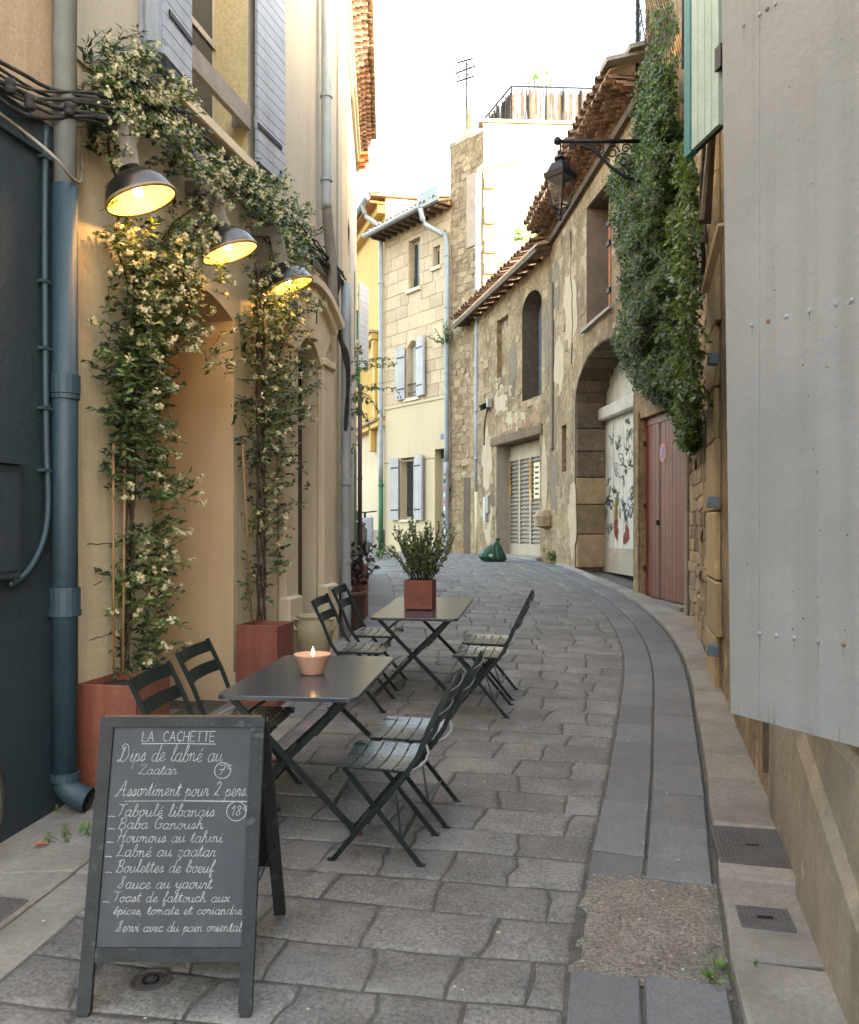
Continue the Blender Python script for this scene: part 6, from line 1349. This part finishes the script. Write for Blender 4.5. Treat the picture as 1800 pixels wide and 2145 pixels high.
def jasmine(label, blobs, stems, canes, root):
    t = thing('climbing_jasmine', label, 'climbing plant', root)
    mL, mD, mF, mS = MB(), MB(), MB(), MB(); out = Vector((F1.n.x, F1.n.y, 0)); rt = Vector(root)
    for (u, v, ru, rw_, dens, fl, dm) in blobs:
        k_ = (.96 if u > 455 else .88) if v > 560 else .95; ru, rw_ = ru*k_, rw_*min(1, k_+.1)
        n = int(math.pi*ru*rw_/(165 if u < 455 else 115)*dens)
        for i in range(n):
            q = math.sqrt(rv.random())*1.06; an = rv.random()*2*math.pi; uu, vv = u+ru*q*math.cos(an), v+rw_*q*math.sin(an)
            dd = .02+(dm*(1-.55*q*q))*rv.random()**.8
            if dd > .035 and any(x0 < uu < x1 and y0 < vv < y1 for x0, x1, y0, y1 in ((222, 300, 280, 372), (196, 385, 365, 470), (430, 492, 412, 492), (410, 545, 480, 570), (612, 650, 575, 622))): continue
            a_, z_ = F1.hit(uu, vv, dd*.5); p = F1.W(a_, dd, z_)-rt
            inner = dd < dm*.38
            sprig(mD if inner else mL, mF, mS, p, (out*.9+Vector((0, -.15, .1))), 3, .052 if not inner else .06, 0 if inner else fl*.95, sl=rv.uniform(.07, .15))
    for path, r in stems: mS.tube(crom([Vector(x)-rt for x in path], 4), r, 6)
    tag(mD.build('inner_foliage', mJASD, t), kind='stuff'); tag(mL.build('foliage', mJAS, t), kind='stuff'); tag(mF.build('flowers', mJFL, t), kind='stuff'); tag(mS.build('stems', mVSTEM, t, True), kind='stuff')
    for path in canes: MB().tube([Vector(x)-rt for x in path], .0075, 8).build('bamboo_cane', mCANE, t, True)
    return t
def fp(u, v, dd): a_, z_ = F1.hit(u, v, dd); return F1.W(a_, dd, z_)
def twine(us, v0, v1, dd, ph, amp=.05):
    n = 16; P = []
    for i in range(n+1):
        f = i/n; u = us[0]+(us[1]-us[0])*f; P.append(fp(u+8*math.sin(ph+f*14), v0+(v1-v0)*f, dd+.025*math.cos(ph+f*14)))
    return P
J1 = [(285, 1372, 62, 38, .8, .45, .2), (285, 1300, 62, 50, .8, .5, .22), (272, 1222, 76, 48, .8, .5, .22), (318, 1165, 34, 60, .9, .55, .2), (318, 1085, 40, 60, .8, .6, .22), (250, 1122, 36, 30, .5, .5, .2), (225, 1195, 26, 50, .5, .5, .15), (300, 1010, 56, 40, .8, .5, .22), (345, 1020, 38, 26, .6, .6, .2), (385, 1040, 26, 14, .6, .8, .18),
      (215, 1005, 22, 40, .6, .4, .18), (255, 950, 52, 52, 1, .3, .22), (300, 930, 40, 40, .8, .45, .22), (262, 868, 66, 62, 1.25, .14, .25), (268, 785, 72, 66, 1.35, .12, .27), (192, 775, 18, 34, .6, 0, .15), (205, 850, 16, 40, .35, .1, .15), (290, 700, 92, 70, 1.2, .4, .28), (378, 690, 46, 26, .7, .6, .25), (425, 740, 26, 40, .6, .6, .25), (455, 775, 22, 20, .4, .7, .22),
      (300, 615, 100, 70, 1.1, .6, .28), (400, 590, 50, 30, .8, .6, .28), (295, 528, 92, 66, 1.05, .6, .26), (375, 520, 56, 54, 1, .6, .28), (222, 440, 34, 70, 1, .5, .2), (222, 345, 38, 80, 1, .6, .25), (245, 250, 84, 66, 1.05, .8, .28), (205, 160, 50, 56, 1.05, .8, .26), (262, 118, 40, 44, .8, .6, .24), (185, 96, 16, 22, .5, .2, .15), (258, 90, 22, 16, .5, .2, .15),
      (330, 195, 50, 30, .9, .75, .25), (330, 290, 56, 58, 1.1, .7, .28), (360, 385, 52, 62, 1.1, .65, .28), (412, 372, 52, 56, 1.1, .7, .3), (420, 462, 48, 58, 1.1, .6, .28), (172, 205, 22, 30, .6, .6, .2)]
st1 = [(twine((262, 290), 1400, 520, .10, k), .010) for k in (0, 2, 4)]+[(twine((262, 225), 620, 190, .08, 1), .008), (twine((290, 430), 560, 400, .1, 3), .007)]
jasmine('white flowering jasmine climbing from the corner planter over the entrance and lamps', J1, st1, [[fp(238, 1408, .16), fp(238, 930, .13)], [fp(258, 1408, .2), fp(262, 940, .15)]], F1.W(aP1, .22, F1.gz(aP1)+.58))
J2 = [(470, 395, 50, 50, 1.05, .65, .28), (520, 418, 54, 46, 1.1, .55, .28), (560, 398, 34, 24, .8, .3, .22), (525, 490, 54, 60, 1.2, .5, .3), (590, 470, 46, 50, 1.1, .4, .26), (625, 500, 26, 42, .7, .4, .2), (585, 545, 52, 50, 1.1, .45, .26), (550, 600, 56, 56, 1.1, .5, .28), (575, 600, 34, 44, 1.2, .4, .5), (620, 640, 34, 36, .7, .5, .25), (545, 680, 54, 56, 1.1, .45, .27), (600, 705, 30, 40, .6, .5, .25), (540, 760, 44, 56, 1.1, .3, .25), (600, 790, 48, 34, .9, .4, .27), (640, 815, 20, 18, .5, .5, .25), (552, 845, 60, 46, 1.15, .35, .27), (600, 870, 34, 34, .8, .4, .25),
      (545, 915, 52, 34, 1, .35, .25), (540, 970, 46, 40, .8, .3, .22), (590, 985, 24, 30, .4, .2, .22), (545, 1030, 40, 40, .7, .3, .2), (615, 1040, 18, 22, .4, .2, .2), (545, 1095, 34, 40, .65, .5, .2), (505, 1080, 12, 30, .4, .1, .15), (548, 1165, 36, 38, .6, .5, .2), (548, 1225, 26, 28, .45, .3, .18), (500, 860, 16, 30, .5, .2, .18), (512, 1150, 14, 60, .3, .1, .12), (508, 1250, 12, 34, .4, .1, .12), (570, 1200, 20, 24, .3, .5, .2)]
st2 = [(twine((548, 545), 1300, 560, .16, k), .010) for k in (0, 1.6, 3.2, 4.8)]
jasmine('white flowering jasmine climbing from the second planter up beside the stone door surround', J2, st2, [[fp(528, 1305, .22), fp(508, 930, .16)], [fp(582, 1150, .12), fp(580, 900, .10)]], F1.W(aP2, .27, F1.gz(aP2)+.58))
# creeper hanging over the right-hand wall
prof = [(0, 1372, 1420), (90, 1372, 1422), (130, 1358, 1415), (200, 1346, 1412), (260, 1345, 1425), (305, 1338, 1440), (340, 1296, 1456), (365, 1284, 1456), (420, 1290, 1462), (500, 1302, 1462), (560, 1312, 1461), (640, 1314, 1461), (700, 1292, 1462), (760, 1322, 1464), (800, 1345, 1466), (825, 1385, 1466), (850, 1425, 1464), (885, 1440, 1460), (920, 1446, 1458)]
def pw_(v):
    for (a, l0, r0), (b, l1, r1) in zip(prof[:-1], prof[1:]):
        if a <= v <= b: f = (v-a)/(b-a); return l0+(l1-l0)*f, r0+(r1-r0)*f
rt = FA.W(.1, .1, FA.gz(0)); t = thing('wall_creeper', 'dense green creeper hanging down the wall over the red garage door', 'climbing plant', rt)
mL, mD, mS = MB(), MB(), MB(); cnt = 0
while cnt < 6000:
    v = rv.uniform(0, 920)
    if v < 240 and rv.random() > (.05 if v < 120 else .35): continue
    l0, r0 = pw_(v); u = rv.uniform(l0-8, r0+3)
    w_ = FA if u < 1436 else FR
    lump = .5+.9*mn.noise(Vector((u*.02, v*.02, 3)))+.35*mn.noise(Vector((u*.06, v*.06, 7))); lump = max(.12, min(1.1, lump)); edge = min(1, min(u-l0+12, r0-u+14)/40); dm = .10+.50*lump*max(.2, edge)
    dd = dm*(1-.35*rv.random()**2)
    if v > 800: dd *= .6
    a_, z_ = w_.hit(u, v, dd); p = w_.W(a_, dd, z_)-rt; out = Vector((w_.n.x, w_.n.y, 0)); cnt += 1
    d = rdir(out*.5+Vector((0, 0, -.75)), .5); q = p.copy()
    for i in range(6):
        d = (d+Vector((0, 0, -.12))).normalized(); q = q+d*.024
        for s in (-1, 1): L_ = rv.uniform(.024, .070); leaf(mL if rv.random() < .72 else mD, q, rdir(d*.4+d.cross(out)*s, .45), rdir(out+Vector((0, 0, .5)), .4), L_, L_*.30)
for k in range(26):
    u0 = rv.uniform(1345, 1400); P_ = []
    for i in range(7): v = 20+i*rv.uniform(70, 120); a_, z_ = FA.hit(u0+rv.uniform(-12, 12), v, .1); P_.append(FA.W(a_, .06+.1*rv.random(), z_)-rt)
    mS.tube(crom(P_, 3), .006, 4, cap=False)
tag(mL.build('foliage', mIVY, t), kind='stuff'); tag(mD.build('inner_foliage', leafmat('creeper dark leaf', (.022, .042, .016), (.035, .06, .022)), t), kind='stuff'); tag(mS.build('stems', mVSTEM, t), kind='stuff')
# wire mesh fence over the creeper wall, top of frame
t = FA.root('wire_fence', 'rusty wire mesh fence on top of the creeper wall', 'fence'); m = MB()
for i in range(26):
    a_ = .05+i*.06
    m.tube([FA.L(a_, .03, 7.6), FA.L(a_+.9, .03, 9.6)], .004, 3, cap=False); m.tube([FA.L(a_+.9, .035, 7.6), FA.L(a_, .035, 9.6)], .004, 3, cap=False)
m.build('mesh', mVSTEM, t); MB().tube([FA.L(1.62, .05, 7.9), FA.L(1.62, .05, 10.2)], .03, 8).build('post', mBLACK, t); MB().tube([FA.L(.02, .05, 7.4), FA.L(.02, .05, 9.9)], .025, 8).build('post', mBLACK, t)
# shrub on the table
def bush(name, label, root, stems, hgt, spread, ll, mat, up=.75, n=22, width=.2, stemr=.003):
    t = thing(name, label, 'plant', root); mL, mS = MB(), MB()
    for k in range(stems):
        an = rv.random()*6.283; r0 = rv.random()**.5*.07; d = Vector((math.cos(an)*spread*rv.random(), math.sin(an)*spread*rv.random(), up)).normalized(); q = Vector((math.cos(an)*r0, math.sin(an)*r0, 0)); pts = [q.copy()]; H_ = hgt*rv.uniform(.55, 1.0)
        for i in range(n):
            d = (d+Vector((rv.uniform(-.12, .12), rv.uniform(-.12, .12), .02))).normalized(); q = q+d*H_/n; pts.append(q.copy())
            if i > n*.22:
                for s in range(2): L_ = ll*rv.uniform(.6, 1.2); leaf(mL, q, rdir(d*.7+rdir(Vector(), 1)*.9, .3), rdir(Vector((0, -.3, 1)), .5), L_, L_*width)
        mS.tube(pts, stemr, 4, cap=False)
    tag(mL.build('foliage', mat, t), kind='stuff'); tag(mS.build('stems', mVSTEM, t), kind='stuff'); return t
bush('potted_shrub', 'fine-leaved green shrub growing in the small cube planter on the table', wz_+Vector((0, 0, .19)), 70, .58, .62, .038, mOLIV, .9, 22, .28)
bush('plum_plant', 'dark plum-leaved plant in the brown flared pot', (xp, yp, gz(xp, yp)+.37), 12, .62, .55, .09, mDRED, .9, 10, .32)
t = thing('cane_climber', 'thin climber with sparse leaves on tall canes in the faded planter', 'climbing plant', (q3.x, q3.y, gz(q3.x, q3.y)+.6)); rt = Vector((q3.x, q3.y, gz(q3.x, q3.y)+.6)); mL, mS = MB(), MB(); Yc = 10.45
for k, (u0, u1, v1) in enumerate(((716, 722, 700), (728, 727, 760), (722, 735, 740))):
    m = MB().tube([at(u0, 1215, Yc)-rt, at((u0+u1)/2+rv.uniform(-3, 3), 960, Yc)-rt, at(u1, v1, Yc)-rt], .011, 6); m.build('cane', mCANE if k != 1 else mVSTEM, t, True)
for k in range(10):
    mS.tube(crom([at(rv.uniform(715, 728), 1210-100*i, Yc+rv.uniform(-.06, .06))-rt for i in range(6)], 3), .006, 4)
def arm(u0, v0, u1, v1, n, ll=.045):
    P_ = [];
    for i in range(n): f = i/(n-1); q = at(u0+(u1-u0)*f+rv.uniform(-4, 4), v0+(v1-v0)*f-18*math.sin(f*3)+rv.uniform(-6, 6), Yc-.3*f+rv.uniform(-.1, .1))-rt; P_.append(q)
    mS.tube(crom(P_, 3), .003, 3, cap=False)
    for q in crom(P_, 3):
        for s in range(2): L_ = ll*rv.uniform(.6, 1.2); leaf(mL, q+rdir(Vector(), 1)*.02, rdir(Vector((0, 0, -.2)), 1), rdir(Vector((0, -1, .6)), .6), L_, L_*.28)
for a_ in ((725, 830, 760, 760, 9), (735, 800, 815, 755, 12), (740, 790, 830, 772, 12), (735, 850, 790, 815, 10), (740, 830, 838, 830, 9), (730, 850, 785, 845, 10), (728, 870, 770, 880, 9), (735, 870, 775, 900, 9), (720, 860, 700, 800, 9), (718, 900, 705, 880, 8), (722, 980, 712, 900, 9), (727, 960, 738, 900, 9), (715, 1050, 712, 980, 8), (738, 760, 760, 740, 8), (742, 845, 800, 870, 9), (730, 1000, 742, 940, 8)): arm(*a_)
tag(mL.build('foliage', mOLIV, t), kind='stuff'); tag(mS.build('stems', mVSTEM, t, True), kind='stuff')
bush('wall_weed', 'shrubby weed sprouting from the top of the rubble tower drain on the stone joint', FT.W(wt+.05, .05, FT.hit(948, 720)[1]), 26, .55, 1.6, .09, mOLIV, .35, 9, .3, .006)
bush('roof_weed', 'bright yellow-green weeds on the barn roof against the white gable', at(1106, 512, 20.6), 26, .55, 1.5, .10, mBRIGHT, .6, 8, .25, .005)
bush('terrace_plant', 'spiky green plant behind the terrace fence', at(1124, 186, 22.2), 16, .55, 1.2, .22, mBRIGHT, .7, 5, .12, .005)
for u, v, lb_, s_ in ((148, 1757, 'small green weed between the slabs beside the menu board', .06), (128, 1690, 'weeds under the spout of the corner downpipe', .06), (1525, 2052, 'moss and weeds in the kerb joint beside the broken gutter', .06), (1385, 1200, 'weeds at the foot of the arch building', .0), (1152, 1180, 'green weeds at the foot of the barn wall by the corbel', .3), (800, 1172, 'weeds at the foot of the green drainpipe', .25)):
    if s_: g_ = ground_hit(u, v, .0); bush('weed', lb_, g_, 12, s_, 1.2, s_*.45, mBRIGHT if s_ < .2 else mOLIV, .6, 5, .25, .0012)
g_ = ground_hit(82, 1775, .012); t = thing('fallen_leaf', 'dry orange fallen leaf on the slabs by the teal wall', 'leaf', g_); m = MB(); leaf(m, Vector((-.03, 0, .008)), Vector((1, .3, .05)), Vector((0, 0, 1)), .075, .022, .6); m.build('blade', mLEAFD, t)
m = MB()
for i in range(130):
    x, y_ = rv.uniform(-1.6, 1.5), rv.uniform(2.3, 8); g_ = Vector((x, y_, gz(x, y_)+.012)); flower(m, g_, Vector((0, 0, 1)), rv.uniform(.004, .010))
tag(m.build('fallen_petals', mJFL), 'tiny pale petals and crumbs strewn over the paving', 'petals', kind='stuff')
